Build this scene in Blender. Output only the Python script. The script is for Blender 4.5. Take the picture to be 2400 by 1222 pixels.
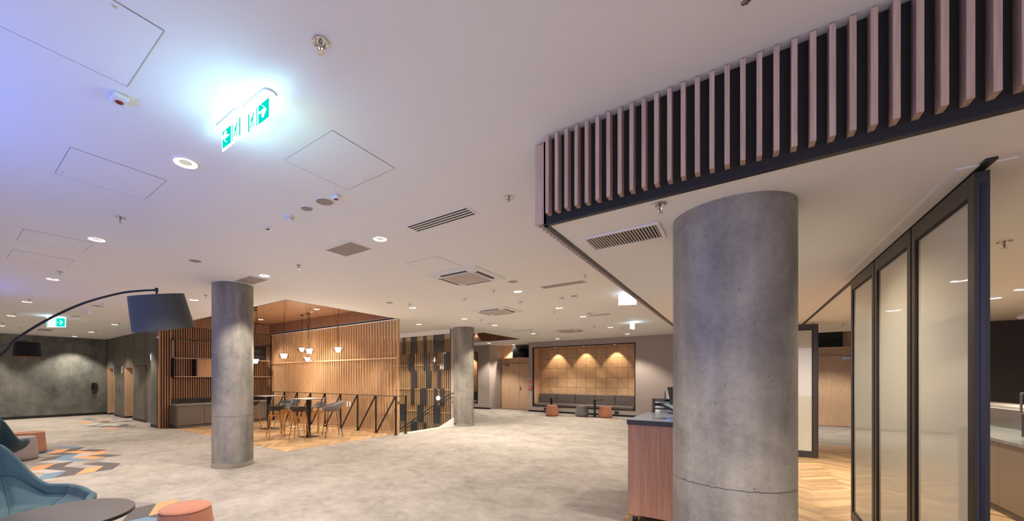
import bpy, bmesh, math, random
from mathutils import Vector, Matrix
random.seed(7)
D = bpy.data
for o in list(D.objects): D.objects.remove(o, do_unlink=True)
scene = bpy.context.scene
COL = scene.collection
PI = math.pi
R = math.radians

# ------------------------------------------------------------------ camera
EYE = 1.60
FPX, CX, CY = 910.0, 1050.0, 887.0          # focal length and principal point on the 2400x1222 frame
YAW = math.atan(687 / 910)                  # camera turned left of the room's long axis
SN, CS = math.sin(YAW), math.cos(YAW)
cam_d = D.cameras.new('camera'); cam = D.objects.new('camera', cam_d); COL.objects.link(cam)
cam.location = (0, 0, EYE); cam.rotation_euler = (PI / 2, 0, YAW)
cam_d.sensor_fit = 'HORIZONTAL'; cam_d.sensor_width = 36; cam_d.lens = 36 * FPX / 2400
cam_d.shift_x = (1200 - CX) / 2400; cam_d.shift_y = (CY - 611) / 2400
cam_d.clip_start = 0.05; cam_d.clip_end = 200
scene.camera = cam

# ------------------------------------------------------------------ world, exposure
w = D.worlds.new('world'); scene.world = w; w.use_nodes = True
w.node_tree.nodes['Background'].inputs[0].default_value = (0.62, 0.56, 0.62, 1)
w.node_tree.nodes['Background'].inputs[1].default_value = 0.26
vs = scene.view_settings
vs.view_transform = 'Standard'; vs.look = 'None'; vs.gamma = 1.0; vs.use_curve_mapping = False
vs.exposure = 0.36
try:
    scene.cycles.use_light_tree = True
    scene.cycles.max_bounces = 7; scene.cycles.diffuse_bounces = 4; scene.cycles.glossy_bounces = 3
    scene.cycles.transmission_bounces = 4; scene.cycles.transparent_max_bounces = 8
    scene.cycles.caustics_reflective = False; scene.cycles.caustics_refractive = False
    scene.cycles.sample_clamp_indirect = 4; scene.cycles.blur_glossy = 1.0
except Exception: pass

def area(name, loc, rot, sx, sy, power, color):
    l = D.lights.new(name, 'AREA'); l.shape = 'RECTANGLE'; l.size = sx; l.size_y = sy
    l.energy = power; l.color = color
    o = D.objects.new(name, l); COL.objects.link(o); o.location = loc; o.rotation_euler = rot
    return o
def aim(o, tgt):
    o.rotation_euler = (Vector(tgt) - o.location).to_track_quat('-Z', 'Y').to_euler()
def cw(x, d, z=0.0):            # camera-aligned ground coordinates (right, forward) -> room coordinates
    return (d * -SN + x * CS, d * CS + x * SN, z)
def on(u, v, z):                # the point of the horizontal plane z seen at photo pixel (u, v)
    d = (z - EYE) * FPX / (CY - v); s = (u - CX) / FPX
    p = cw(s * d, d); return (p[0], p[1], z)
def at(u, d, z=0.0):
    p = cw((u - CX) / FPX * d, d); return (p[0], p[1], z)

# unseen blue lights added left of view, and a fill added behind the camera
B1 = area('unseen_blue_light', cw(-3.9, 1.0, 2.2), (0, 0, 0), 0.8, 0.8, 56, (0.02, 0.20, 1.0)); aim(B1, cw(-3.1, 1.9, 3.31))
B4 = area('unseen_blue_light', cw(-9.3, 6.3, 2.3), (0, 0, 0), 0.8, 0.8, 16, (0.05, 0.18, 1.0)); aim(B4, cw(-8.2, 6.7, 3.31))
B2 = area('unseen_blue_side_light', cw(-7.5, 1.5, 1.7), (0, 0, 0), 2.4, 1.8, 20, (0.10, 0.18, 1.0)); aim(B2, cw(-2, 5.0, 1.8))
B3 = area('added_back_fill', (1.5, -5.5, 1.9), (0, 0, 0), 7.0, 2.4, 150, (0.78, 0.74, 1.0)); aim(B3, (-3, 6, 1.7))

H = 3.31        # ceiling
HS = 2.71       # soffit

# ------------------------------------------------------------------ materials
def new_mat(name):
    m = D.materials.new(name); m.use_nodes = True
    nt = m.node_tree; b = nt.nodes['Principled BSDF']
    return m, nt, b
def L(c):       # sRGB 0-255 -> linear
    return tuple(((x / 255) / 12.92 if x / 255 <= 0.04045 else ((x / 255 + 0.055) / 1.055) ** 2.4) for x in c) + (1,)
def plain(name, c, rough=0.6, metal=0.0, spec=0.5, bump=0, bscale=200):
    m, nt, b = new_mat(name)
    b.inputs['Base Color'].default_value = L(c); b.inputs['Roughness'].default_value = rough
    b.inputs['Metallic'].default_value = metal; b.inputs['Specular IOR Level'].default_value = spec
    if bump:
        n = nt.nodes.new('ShaderNodeTexNoise'); n.inputs['Scale'].default_value = bscale; n.inputs['Detail'].default_value = 3
        tc = nt.nodes.new('ShaderNodeTexCoord'); nt.links.new(tc.outputs['Object'], n.inputs['Vector'])
        bp = nt.nodes.new('ShaderNodeBump'); bp.inputs['Strength'].default_value = bump; bp.inputs['Distance'].default_value = 0.004
        nt.links.new(n.outputs['Fac'], bp.inputs['Height']); nt.links.new(bp.outputs[0], b.inputs['Normal'])
    return m
def emit(name, c, s):
    m = D.materials.new(name); m.use_nodes = True; nt = m.node_tree
    nt.nodes.remove(nt.nodes['Principled BSDF']); e = nt.nodes.new('ShaderNodeEmission')
    e.inputs[0].default_value = (*c, 1); e.inputs[1].default_value = s
    nt.links.new(e.outputs[0], nt.nodes['Material Output'].inputs[0]); return m
def noise_node(nt, vec, scale, detail=4, rough=0.55, dist=0.0):
    n = nt.nodes.new('ShaderNodeTexNoise'); n.inputs['Scale'].default_value = scale
    n.inputs['Detail'].default_value = detail; n.inputs['Roughness'].default_value = rough
    n.inputs['Distortion'].default_value = dist
    nt.links.new(vec, n.inputs['Vector']); return n
def mapping(nt, src, scale, rot=(0, 0, 0)):
    mp = nt.nodes.new('ShaderNodeMapping'); mp.inputs['Scale'].default_value = scale; mp.inputs['Rotation'].default_value = rot
    nt.links.new(src, mp.inputs['Vector']); return mp.outputs[0]
def ramp(nt, fac, stops):
    r = nt.nodes.new('ShaderNodeValToRGB'); el = r.color_ramp.elements
    el[0].position, el[0].color = stops[0]; el[1].position, el[1].color = stops[-1]
    for p, c in stops[1:-1]:
        e = el.new(p); e.color = c
    nt.links.new(fac, r.inputs[0]); return r.outputs[0]
def mixc(nt, fac, a, b, mode='MIX'):
    m = nt.nodes.new('ShaderNodeMix'); m.data_type = 'RGBA'; m.blend_type = mode
    if isinstance(fac, (int, float)): m.inputs[0].default_value = fac
    else: nt.links.new(fac, m.inputs[0])
    for s, i in ((a, 6), (b, 7)):
        if isinstance(s, tuple): m.inputs[i].default_value = s
        else: nt.links.new(s, m.inputs[i])
    return m.outputs[2]
def wood(name, c1, c2, coord='Object', rough=0.5, gs=(22, 22, 1.1), attr=False):
    m, nt, b = new_mat(name)
    tc = nt.nodes.new('ShaderNodeTexCoord')
    v = mapping(nt, tc.outputs[coord], gs)
    n = noise_node(nt, v, 1.0, 6, 0.6, 1.2)
    v2 = mapping(nt, tc.outputs[coord], tuple(g * 4 for g in gs))
    n2 = noise_node(nt, v2, 1.0, 3, 0.5)
    c = ramp(nt, n.outputs['Fac'], [(0.3, L(c2)), (0.5, L(tuple((a + q) / 2 for a, q in zip(c1, c2)))), (0.68, L(c1))])
    c = mixc(nt, 0.25, c, ramp(nt, n2.outputs['Fac'], [(0.35, L(tuple(k * 0.75 for k in c2))), (0.65, L(c1))]))
    if attr:
        a = nt.nodes.new('ShaderNodeAttribute'); a.attribute_name = 'tone'
        c = mixc(nt, 1.0, c, a.outputs['Color'], 'MULTIPLY')
    nt.links.new(c, b.inputs['Base Color']); b.inputs['Roughness'].default_value = rough
    b.inputs['Specular IOR Level'].default_value = 0.4
    return m
def concrete(name, c1, c2, streak=(3, 3, 0.7), pores=True, rough=0.55, spec=0.4, lift=False):
    m, nt, b = new_mat(name)
    tc = nt.nodes.new('ShaderNodeTexCoord'); ob = tc.outputs['Object']
    n = noise_node(nt, mapping(nt, ob, streak), 1.0, 8, 0.62, 0.3)
    n2 = noise_node(nt, ob, 2.2, 5, 0.6, 0.6)
    n3 = noise_node(nt, ob, 26, 4, 0.6)
    c = ramp(nt, n.outputs['Fac'], [(0.32, L(c2)), (0.66, L(c1))])
    c = mixc(nt, 0.45, c, ramp(nt, n2.outputs['Fac'], [(0.36, L(c2)), (0.62, L(c1))]))
    c = mixc(nt, 0.18, c, ramp(nt, n3.outputs['Fac'], [(0.3, L(tuple(k * .7 for k in c2))), (0.7, L(c1))]))
    h = n2.outputs['Fac']
    if pores:
        vo = nt.nodes.new('ShaderNodeTexVoronoi'); vo.inputs['Scale'].default_value = 42; vo.inputs['Randomness'].default_value = 1
        nt.links.new(mapping(nt, ob, (1, 1, 0.8)), vo.inputs['Vector'])
        thr = nt.nodes.new('ShaderNodeMath'); thr.operation = 'LESS_THAN'
        sc_ = nt.nodes.new('ShaderNodeMath'); sc_.operation = 'MULTIPLY'; sc_.inputs[1].default_value = 0.15
        sep = nt.nodes.new('ShaderNodeSeparateColor'); nt.links.new(vo.outputs['Color'], sep.inputs[0])
        pw = nt.nodes.new('ShaderNodeMath'); pw.operation = 'POWER'; pw.inputs[1].default_value = 4
        nt.links.new(sep.outputs[0], pw.inputs[0]); nt.links.new(pw.outputs[0], sc_.inputs[0])
        nt.links.new(vo.outputs['Distance'], thr.inputs[0]); nt.links.new(sc_.outputs[0], thr.inputs[1])
        c = mixc(nt, thr.outputs[0], c, L((38, 36, 38)))
    nt.links.new(c, b.inputs['Base Color'])
    if lift:       # pour joint: thin dark irregular line at set heights
        sx = nt.nodes.new('ShaderNodeSeparateXYZ'); nt.links.new(ob, sx.inputs[0])
        ad = nt.nodes.new('ShaderNodeMath'); ad.operation = 'MULTIPLY_ADD'; ad.inputs[1].default_value = 0.02
        nt.links.new(n3.outputs['Fac'], ad.inputs[0]); nt.links.new(sx.outputs[2], ad.inputs[2])
        cm = nt.nodes.new('ShaderNodeMath'); cm.operation = 'COMPARE'; cm.inputs[1].default_value = lift; cm.inputs[2].default_value = 0.0035
        nt.links.new(ad.outputs[0], cm.inputs[0])
        c2_ = mixc(nt, cm.outputs[0], c, L((86, 82, 80)))
        nt.links.new(c2_, b.inputs['Base Color'])
    bp = nt.nodes.new('ShaderNodeBump'); bp.inputs['Strength'].default_value = 0.25; bp.inputs['Distance'].default_value = 0.01
    nt.links.new(n3.outputs['Fac'], bp.inputs['Height']); nt.links.new(bp.outputs[0], b.inputs['Normal'])
    b.inputs['Roughness'].default_value = rough; b.inputs['Specular IOR Level'].default_value = spec
    return m
def carpet(name, c1, c2, mott=True):
    m, nt, b = new_mat(name)
    tc = nt.nodes.new('ShaderNodeTexCoord'); ob = tc.outputs['Object']
    n = noise_node(nt, ob, 1.7, 8, 0.68, 0.4); f = noise_node(nt, ob, 170, 2, 0.5)
    n2 = noise_node(nt, mapping(nt, ob, (1, 1, 1)), 6.5, 6, 0.7)
    c = ramp(nt, n.outputs['Fac'], [(0.36, L(c2)), (0.62, L(c1))]) if mott else mixc(nt, 0.2, L(c1), L(c2))
    if mott: c = mixc(nt, 0.4, c, ramp(nt, n2.outputs['Fac'], [(0.38, L(c2)), (0.6, L(c1))]))
    c = mixc(nt, 0.35, c, ramp(nt, f.outputs['Fac'], [(0.35, L(tuple(k * 0.72 for k in c2))), (0.62, L(tuple(min(255, k * 1.08) for k in c1)))]))
    nt.links.new(c, b.inputs['Base Color']); b.inputs['Roughness'].default_value = 0.95
    b.inputs['Specular IOR Level'].default_value = 0.1
    bp = nt.nodes.new('ShaderNodeBump'); bp.inputs['Strength'].default_value = 0.4; bp.inputs['Distance'].default_value = 0.004
    nt.links.new(f.outputs['Fac'], bp.inputs['Height']); nt.links.new(bp.outputs[0], b.inputs['Normal'])
    return m
def fabric(name, c, k=0.8):
    m, nt, b = new_mat(name)
    tc = nt.nodes.new('ShaderNodeTexCoord')
    f = noise_node(nt, tc.outputs['Object'], 260, 2, 0.5)
    nt.links.new(ramp(nt, f.outputs['Fac'], [(0.3, L(tuple(x * k for x in c))), (0.7, L(c))]), b.inputs['Base Color'])
    b.inputs['Roughness'].default_value = 0.9; b.inputs['Specular IOR Level'].default_value = 0.2
    b.inputs['Sheen Weight'].default_value = 0.15
    bp = nt.nodes.new('ShaderNodeBump'); bp.inputs['Strength'].default_value = 0.3; bp.inputs['Distance'].default_value = 0.002
    nt.links.new(f.outputs['Fac'], bp.inputs['Height']); nt.links.new(bp.outputs[0], b.inputs['Normal'])
    return m
def schlick(nt):            # the same fresnel from both sides of a thin pane
    lw = nt.nodes.new('ShaderNodeLayerWeight'); lw.inputs[0].default_value = 0.5
    p = nt.nodes.new('ShaderNodeMath'); p.operation = 'POWER'; p.inputs[1].default_value = 4.0
    m = nt.nodes.new('ShaderNodeMath'); m.operation = 'MULTIPLY_ADD'; m.inputs[1].default_value = 0.92; m.inputs[2].default_value = 0.05
    nt.links.new(lw.outputs['Facing'], p.inputs[0]); nt.links.new(p.outputs[0], m.inputs[0]); return m
def glassy(name, tint, tr=0.9, rough=0.0, ior=1.45):     # thin clear pane: transparent + fresnel gloss
    m = D.materials.new(name); m.use_nodes = True; nt = m.node_tree
    nt.nodes.remove(nt.nodes['Principled BSDF'])
    t = nt.nodes.new('ShaderNodeBsdfTransparent'); t.inputs[0].default_value = tint
    g = nt.nodes.new('ShaderNodeBsdfGlossy'); g.inputs['Roughness'].default_value = rough
    fr = schlick(nt)
    mx = nt.nodes.new('ShaderNodeMixShader')
    nt.links.new(fr.outputs[0], mx.inputs[0]); nt.links.new(t.outputs[0], mx.inputs[1]); nt.links.new(g.outputs[0], mx.inputs[2])
    nt.links.new(mx.outputs[0], nt.nodes['Material Output'].inputs[0]); return m
def frosted(name, c):
    m = D.materials.new(name); m.use_nodes = True; nt = m.node_tree
    nt.nodes.remove(nt.nodes['Principled BSDF'])
    d = nt.nodes.new('ShaderNodeBsdfDiffuse'); d.inputs[0].default_value = c
    t = nt.nodes.new('ShaderNodeBsdfTranslucent'); t.inputs[0].default_value = c
    g = nt.nodes.new('ShaderNodeBsdfGlossy'); g.inputs['Roughness'].default_value = 0.03
    m1 = nt.nodes.new('ShaderNodeMixShader'); m1.inputs[0].default_value = 0.5
    nt.links.new(d.outputs[0], m1.inputs[1]); nt.links.new(t.outputs[0], m1.inputs[2])
    fr = schlick(nt)
    m2 = nt.nodes.new('ShaderNodeMixShader')
    nt.links.new(fr.outputs[0], m2.inputs[0]); nt.links.new(m1.outputs[0], m2.inputs[1]); nt.links.new(g.outputs[0], m2.inputs[2])
    nt.links.new(m2.outputs[0], nt.nodes['Material Output'].inputs[0]); return m

M = {}
M['ceil'] = plain('ceiling_paint', (232, 231, 230), 0.75, spec=0.25)
M['white'] = plain('white_plastic', (222, 222, 222), 0.45)
M['seam'] = plain('hatch_seam', (160, 154, 156), 0.8)
M['wallt'] = plain('taupe_wall', (168, 156, 150), 0.85, spec=0.2, bump=0.1)
M['darkwall'] = concrete('dark_plaster', (130, 130, 122), (68, 70, 72), (2.2, 2.2, 0.8), False, 0.6)
M['liftwall'] = concrete('dark_stained_board', (114, 108, 98), (70, 67, 63), (9, 9, 0.7), False, 0.5)
M['darkwall2'] = plain('near_black_wall', (56, 51, 48), 0.7)
M['conc'] = concrete('column_concrete', (166, 160, 148), (94, 91, 88), (4, 4, 0.5), True, 0.42, 0.5, lift=0.93)
M['carpet'] = carpet('grey_beige_carpet', (165, 158, 151), (116, 109, 103))
M['c_dark'] = carpet('charcoal_inlay', (98, 92, 92), (78, 74, 76), False)
M['c_orange'] = carpet('orange_inlay', (200, 146, 106), (178, 126, 90), False)
M['c_blue'] = carpet('blue_inlay', (112, 132, 150), (88, 106, 124), False)
M['c_grey'] = carpet('grey_inlay', (136, 130, 124), (116, 110, 106), False)
M['c_light'] = carpet('pale_inlay', (168, 162, 154), (152, 146, 138), False)
M['stone'] = plain('pale_stone', (176, 172, 160), 0.5, bump=0.1)
M['wood_f'] = wood('oak_plank', (224, 188, 144), (184, 146, 106), 'UV', 0.42, (14, 1.2, 1), attr=True)
M['wood_v'] = wood('oak_veneer', (216, 184, 152), (198, 162, 130))
M['wood_s'] = wood('oak_slat', (216, 176, 134), (186, 144, 104))
M['wood_w'] = wood('walnut_slat', (178, 134, 100), (138, 98, 70))
M['wood_p'] = wood('pinkish_ash_slat', (206, 178, 158), (180, 150, 132))
M['wood_d'] = wood('desk_ash_panel', (206, 160, 132), (180, 134, 108), gs=(12, 12, 0.7))
M['wood_t'] = wood('oak_tile_veneer', (220, 184, 144), (194, 156, 118), 'UV', 0.5, (16, 1.6, 1), attr=True)
M['wood_l'] = wood('brown_veneer', (158, 116, 90), (130, 92, 70))
M['wood_leg'] = wood('light_oak_leg', (206, 148, 84), (176, 116, 58))
M['wood_c'] = wood('oak_ceiling', (196, 154, 118), (170, 128, 96), gs=(1.2, 12, 12))
M['black'] = plain('black_metal', (24, 23, 24), 0.45, spec=0.5)
M['blackback'] = plain('black_backing', (22, 20, 20), 0.7)
M['bronze'] = plain('dark_bronze_frame', (56, 50, 43), 0.4, 0.3)
M['steel'] = plain('brushed_steel', (190, 186, 180), 0.28, 1.0)
M['chrome'] = plain('chrome', (210, 210, 210), 0.12, 1.0)
M['greycab'] = plain('grey_cabinet', (112, 104, 96), 0.55)
M['cabtop'] = plain('grey_worktop', (134, 126, 118), 0.4)
M['leather'] = plain('charcoal_leather', (98, 90, 86), 0.42, bump=0.15, bscale=90)
M['teal'] = fabric('teal_felt', (74, 100, 108)); M['navy'] = fabric('navy_felt', (18, 40, 66))
M['dteal'] = fabric('dark_teal_felt', (30, 58, 70))
M['terra'] = fabric('terracotta_felt', (178, 118, 92)); M['terra2'] = fabric('muted_terracotta_felt', (168, 118, 94))
M['grey_f'] = fabric('grey_felt', (112, 106, 104)); M['mauve'] = fabric('mauve_grey_felt', (138, 124, 124))
M['shade'] = fabric('black_shade_cloth', (80, 80, 76), 0.9); M['shade_in'] = plain('copper_lining', (190, 110, 70), 0.6)
M['shade_dark'] = fabric('navy_black_shade_cloth', (26, 26, 34), 0.9)
M['tabletop'] = plain('dark_laminate', (86, 80, 78), 0.38)
M['dtop'] = plain('grey_laminate_blue_sheen', (130, 138, 150), 0.22, spec=0.7)  # reflected blue light is partly painted into this grey
M['shell'] = plain('dark_plastic_shell', (52, 52, 52), 0.45)
M['tv'] = plain('tv_screen', (8, 8, 9), 0.08)
M['vent'] = plain('vent_mesh', (152, 140, 132), 0.7); M['intake'] = plain('intake_mesh', (186, 174, 168), 0.7); M['slotd'] = plain('slot_dark', (26, 24, 24), 0.8)
M['red'] = plain('red_lens', (130, 16, 16), 0.25); M['redsign'] = plain('red_sign', (188, 26, 30), 0.5)
M['paper'] = plain('paper_white', (225, 222, 214), 0.7)
M['screen'] = plain('tablet_glass', (70, 108, 120), 0.12)
M['frost'] = frosted('frosted_glass', (0.80, 0.78, 0.68, 1))
M['clear'] = glassy('clear_glass', (0.93, 0.95, 0.95, 1)); M['smoke'] = glassy('smoked_glass', (0.84, 0.80, 0.82, 1))
M['bluegrey'] = plain('blue_grey_panel', (52, 54, 62), 0.25)
M['cream'] = plain('cream_panel', (206, 184, 138), 0.6)
M['lamp'] = emit('downlight_glow', (1.0, 0.90, 0.76), 7.0)
M['lens'] = emit('downlight_lens', (1.0, 0.90, 0.78), 0.5)
M['bulb'] = emit('pendant_glow', (1.0, 0.93, 0.88), 16.0)
M['signw'] = emit('sign_white', (0.85, 1.0, 1.0), 3.4); M['signg'] = emit('sign_green', (0.0, 0.62, 0.50), 1.0)
M['signb'] = emit('sign_blue', (0.05, 0.45, 1.0), 2.0)
M['strip'] = emit('led_strip', (1.0, 0.92, 0.76), 1.2)
M['purple'] = plain('blue_tinted_edge_profile', (34, 30, 48), 0.35, 0.4)  # tint of the blue light is put into this dark seal colour

# ------------------------------------------------------------------ mesh builder
class MB:
    def __init__(s): s.v = []; s.f = []; s.m = []; s.uv = {}; s.tone = {}
    def add(s, vs_, fs, mi=0, Mx=None):
        b = len(s.v)
        for p in vs_: s.v.append(tuple(Mx @ Vector(p)) if Mx else tuple(p))
        for f in fs: s.f.append(tuple(b + i for i in f)); s.m.append(mi)
        return s
    def box(s, x0, x1, y0, y1, z0, z1, mi=0, Mx=None):
        if x0 > x1: x0, x1 = x1, x0
        if y0 > y1: y0, y1 = y1, y0
        if z0 > z1: z0, z1 = z1, z0
        return s.add([(x0, y0, z0), (x1, y0, z0), (x1, y1, z0), (x0, y1, z0), (x0, y0, z1), (x1, y0, z1), (x1, y1, z1), (x0, y1, z1)],
                     [(0, 3, 2, 1), (4, 5, 6, 7), (0, 1, 5, 4), (1, 2, 6, 5), (2, 3, 7, 6), (3, 0, 4, 7)], mi, Mx)
    def bar(s, a, b, wd, th, mi=0):
        a, b = Vector(a), Vector(b); d = (b - a); ln = d.length; q = d.to_track_quat('Z', 'Y').to_matrix().to_4x4()
        return s.box(-wd / 2, wd / 2, -th / 2, th / 2, 0, ln, mi, Matrix.Translation(a) @ q)
    def prism(s, poly, z0, z1, mi=0, Mx=None):
        n = len(poly)
        vs_ = [(x, y, z0) for x, y in poly] + [(x, y, z1) for x, y in poly]
        fs = [tuple(reversed(range(n))), tuple(range(n, 2 * n))] + [(i, (i + 1) % n, n + (i + 1) % n, n + i) for i in range(n)]
        return s.add(vs_, fs, mi, Mx)
    def lathe(s, prof, c=(0, 0, 0), n=32, mi=0, Mx=None, cap=True):
        vs_ = []; fs = []
        for r, z in prof:
            for k in range(n):
                a = 2 * PI * k / n; vs_.append((c[0] + r * math.cos(a), c[1] + r * math.sin(a), c[2] + z))
        for i in range(len(prof) - 1):
            for k in range(n):
                fs.append((i * n + k, i * n + (k + 1) % n, (i + 1) * n + (k + 1) % n, (i + 1) * n + k))
        if cap:
            fs.append(tuple(reversed(range(n)))); fs.append(tuple((len(prof) - 1) * n + k for k in range(n)))
        return s.add(vs_, fs, mi, Mx)
    def tube(s, pts, r, n=8, mi=0, Mx=None):
        pts = [Vector(p) for p in pts]; rr = r if isinstance(r, (list, tuple)) else [r] * len(pts)
        vs_ = []; fs = []; up = None
        for i, p in enumerate(pts):
            t = (pts[min(i + 1, len(pts) - 1)] - pts[max(i - 1, 0)]).normalized()
            if up is None:
                up = Vector((0, 0, 1)) if abs(t.z) < 0.9 else Vector((1, 0, 0))
            a = t.cross(up).normalized(); b = a.cross(t).normalized(); up = b
            for k in range(n):
                an = 2 * PI * k / n; vs_.append(p + (a * math.cos(an) + b * math.sin(an)) * rr[i])
        for i in range(len(pts) - 1):
            for k in range(n):
                fs.append((i * n + k, i * n + (k + 1) % n, (i + 1) * n + (k + 1) % n, (i + 1) * n + k))
        fs.append(tuple(reversed(range(n)))); fs.append(tuple((len(pts) - 1) * n + k for k in range(n)))
        return s.add(vs_, fs, mi, Mx)
    def build(s, name, mats, parent=None, smooth=False, bevel=0, seg=2, sub=0, solid=0):
        me = D.meshes.new(name); me.from_pydata([tuple(p) for p in s.v], [], s.f)
        if not isinstance(mats, (list, tuple)): mats = [mats]
        for m in mats: me.materials.append(m)
        for i, p in enumerate(me.polygons): p.material_index = min(s.m[i], len(mats) - 1)
        bm = bmesh.new(); bm.from_mesh(me); bmesh.ops.recalc_face_normals(bm, faces=bm.faces); bm.to_mesh(me); bm.free()
        if smooth: me.shade_smooth()
        o = D.objects.new(name, me); COL.objects.link(o)
        if parent: o.parent = parent
        if bevel:
            md = o.modifiers.new('bevel', 'BEVEL'); md.width = bevel; md.segments = seg; md.limit_method = 'ANGLE'; md.angle_limit = R(40)
        if solid:
            md = o.modifiers.new('solid', 'SOLIDIFY'); md.thickness = solid; md.offset = 0
        if sub:
            md = o.modifiers.new('sub', 'SUBSURF'); md.levels = sub; md.render_levels = sub
        if smooth and not sub:
            md = o.modifiers.new('edges', 'EDGE_SPLIT'); md.split_angle = R(38)
        return o
def tag(o, label, cat, group=None):
    o['label'] = label; o['category'] = cat
    if group: o['group'] = group
    return o
def struct(o, label=None, cat=None):
    o['kind'] = 'structure'
    if label: o['label'] = label
    if cat: o['category'] = cat
    return o
def thing(name, label, cat, loc=(0, 0, 0), rz=0.0, group=None):
    o = D.objects.new(name, None); o.empty_display_size = 0.1; COL.objects.link(o); o.location = loc; o.rotation_euler = (0, 0, rz)
    return tag(o, label, cat, group)
def dup(o, loc=None, rz=None, label=None, group=None, parent=None):
    c = o.copy(); COL.objects.link(c)
    if parent is not None: c.parent = parent
    if loc is not None: c.location = loc
    if rz is not None: c.rotation_euler = (0, 0, rz)
    if label: c['label'] = label
    if group: c['group'] = group
    for ch in list(o.children): dup(ch, parent=c)
    return c

# ================================================================== SETTING
XL = -22.5; YL = 4.6          # far left wall, lift wall
XW = -14.85                   # slatted bar wall
XS = -7.88                    # right edge of the bar recess / stair well
YSCR = 8.0                    # slat screen
YB = 17.2                     # niche wall
YD = 18.05                    # door wall
XE = -1.07                    # wood floor starts

def rects(cuts_x, cuts_y, hole):     # grid cells outside the holes
    out = []
    for a, b in zip(cuts_x, cuts_x[1:]):
        for c, d in zip(cuts_y, cuts_y[1:]):
            if not hole((a + b) / 2, (c + d) / 2): out.append((a, b, c, d))
    return out
def in_any(x, y, rs): return any(a < x < b and c < y < d for a, b, c, d in rs)
def edges(lo, hi, rs, k):
    s = {lo, hi}
    for r in rs:
        for q in (r[k], r[k + 1]):
            if lo < q < hi: s.add(q)
    return sorted(s)

# floor: carpet with chevron inlays
fl_holes = [(XW, XS, YL, 8.1), (-14.9, XS, 8.3, 10.95), (XE, 8.0, 2.6, 13.0)]
mb = MB()
for a, b, c, d in rects(edges(-23, 8, fl_holes, 0), edges(-7, 20, fl_holes, 2), lambda x, y: in_any(x, y, fl_holes)):
    mb.box(a, b, c, d, -0.12, 0, 0)
mats = [M['carpet'], M['c_dark'], M['c_orange'], M['c_blue'], M['c_grey'], M['c_light']]
def tile(x, yb, up, mi, wd=0.478, hh=0.243, sl=0.215):
    y0, y1 = (yb, yb + sl) if up else (yb + sl, yb)
    mb.add([(x, y0, 0.003), (x - wd, y1, 0.003), (x - wd, y1 + hh, 0.003), (x, y0 + hh, 0.003)], [(0, 1, 2, 3)], mi)
rows = {0: {-1: 3, 0: 1, 1: 2, 2: 1}, 1: {0: 1, 2: 1, -1: 5}, 2: {-1: 2, 0: 1, 2: 4}, 3: {-1: 4, 0: 5, 1: 3, 2: 2, 3: 1},
        4: {0: 1, -1: 4, 2: 5, 1: 3, 3: 2}, 5: {1: 1, 2: 2, 0: 4, 3: 1, -1: 1}, 6: {0: 3, 1: 2, 2: 1, -1: 1}, 7: {0: 1, 1: 4, 2: 3}}
for c, rr in rows.items():
    for j, mi in rr.items(): tile(-8.80 - 0.478 * c, 1.165 + 0.245 * j, c % 2 == 0, mi)
rnd = random.Random(3)
for c in range(12):                       # field in front of the lifts
    for j in range(5):
        if rnd.random() < 0.62 and abs(c - 5) / 6 + abs(j - 2) / 3.2 < 1.15:
            tile(-15.6 - 0.478 * c, 3.05 + 0.245 * j + (c - 5) * 0.03, c % 2 == 0, rnd.choice([1, 1, 2, 3, 4, 1, 5]))
for x, y, up, mi in ((-5.47, 1.50, True, 2), (-5.0, 1.48, False, 1), (-5.47, 1.25, True, 1), (-5.95, 1.25, False, 4), (-5.0, 1.23, False, 3)):
    tile(x, y, up, mi)
for c in range(13):                       # striped field in front of the long niche
    for j in range(8):
        if rnd.random() < 0.55:
            yb = 15.35 + 0.2 * j - 0.25 * math.sin(c * 0.9) + max(0, 5 - c) * 0.0
            if j < 3 and c > 10: continue
            tile(-2.2 - 0.478 * c, yb, c % 2 == 0, rnd.choice([1, 1, 2, 3, 4, 5]), hh=0.11)
for c in range(6):
    for j in range(4):
        if rnd.random() < 0.5: tile(-8.6 - 0.478 * c, 13.2 + 1.0 * j * 0.9, c % 2 == 0, rnd.choice([1, 4, 1]), hh=0.1)
struct(mb.build('floor', mats))

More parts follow.
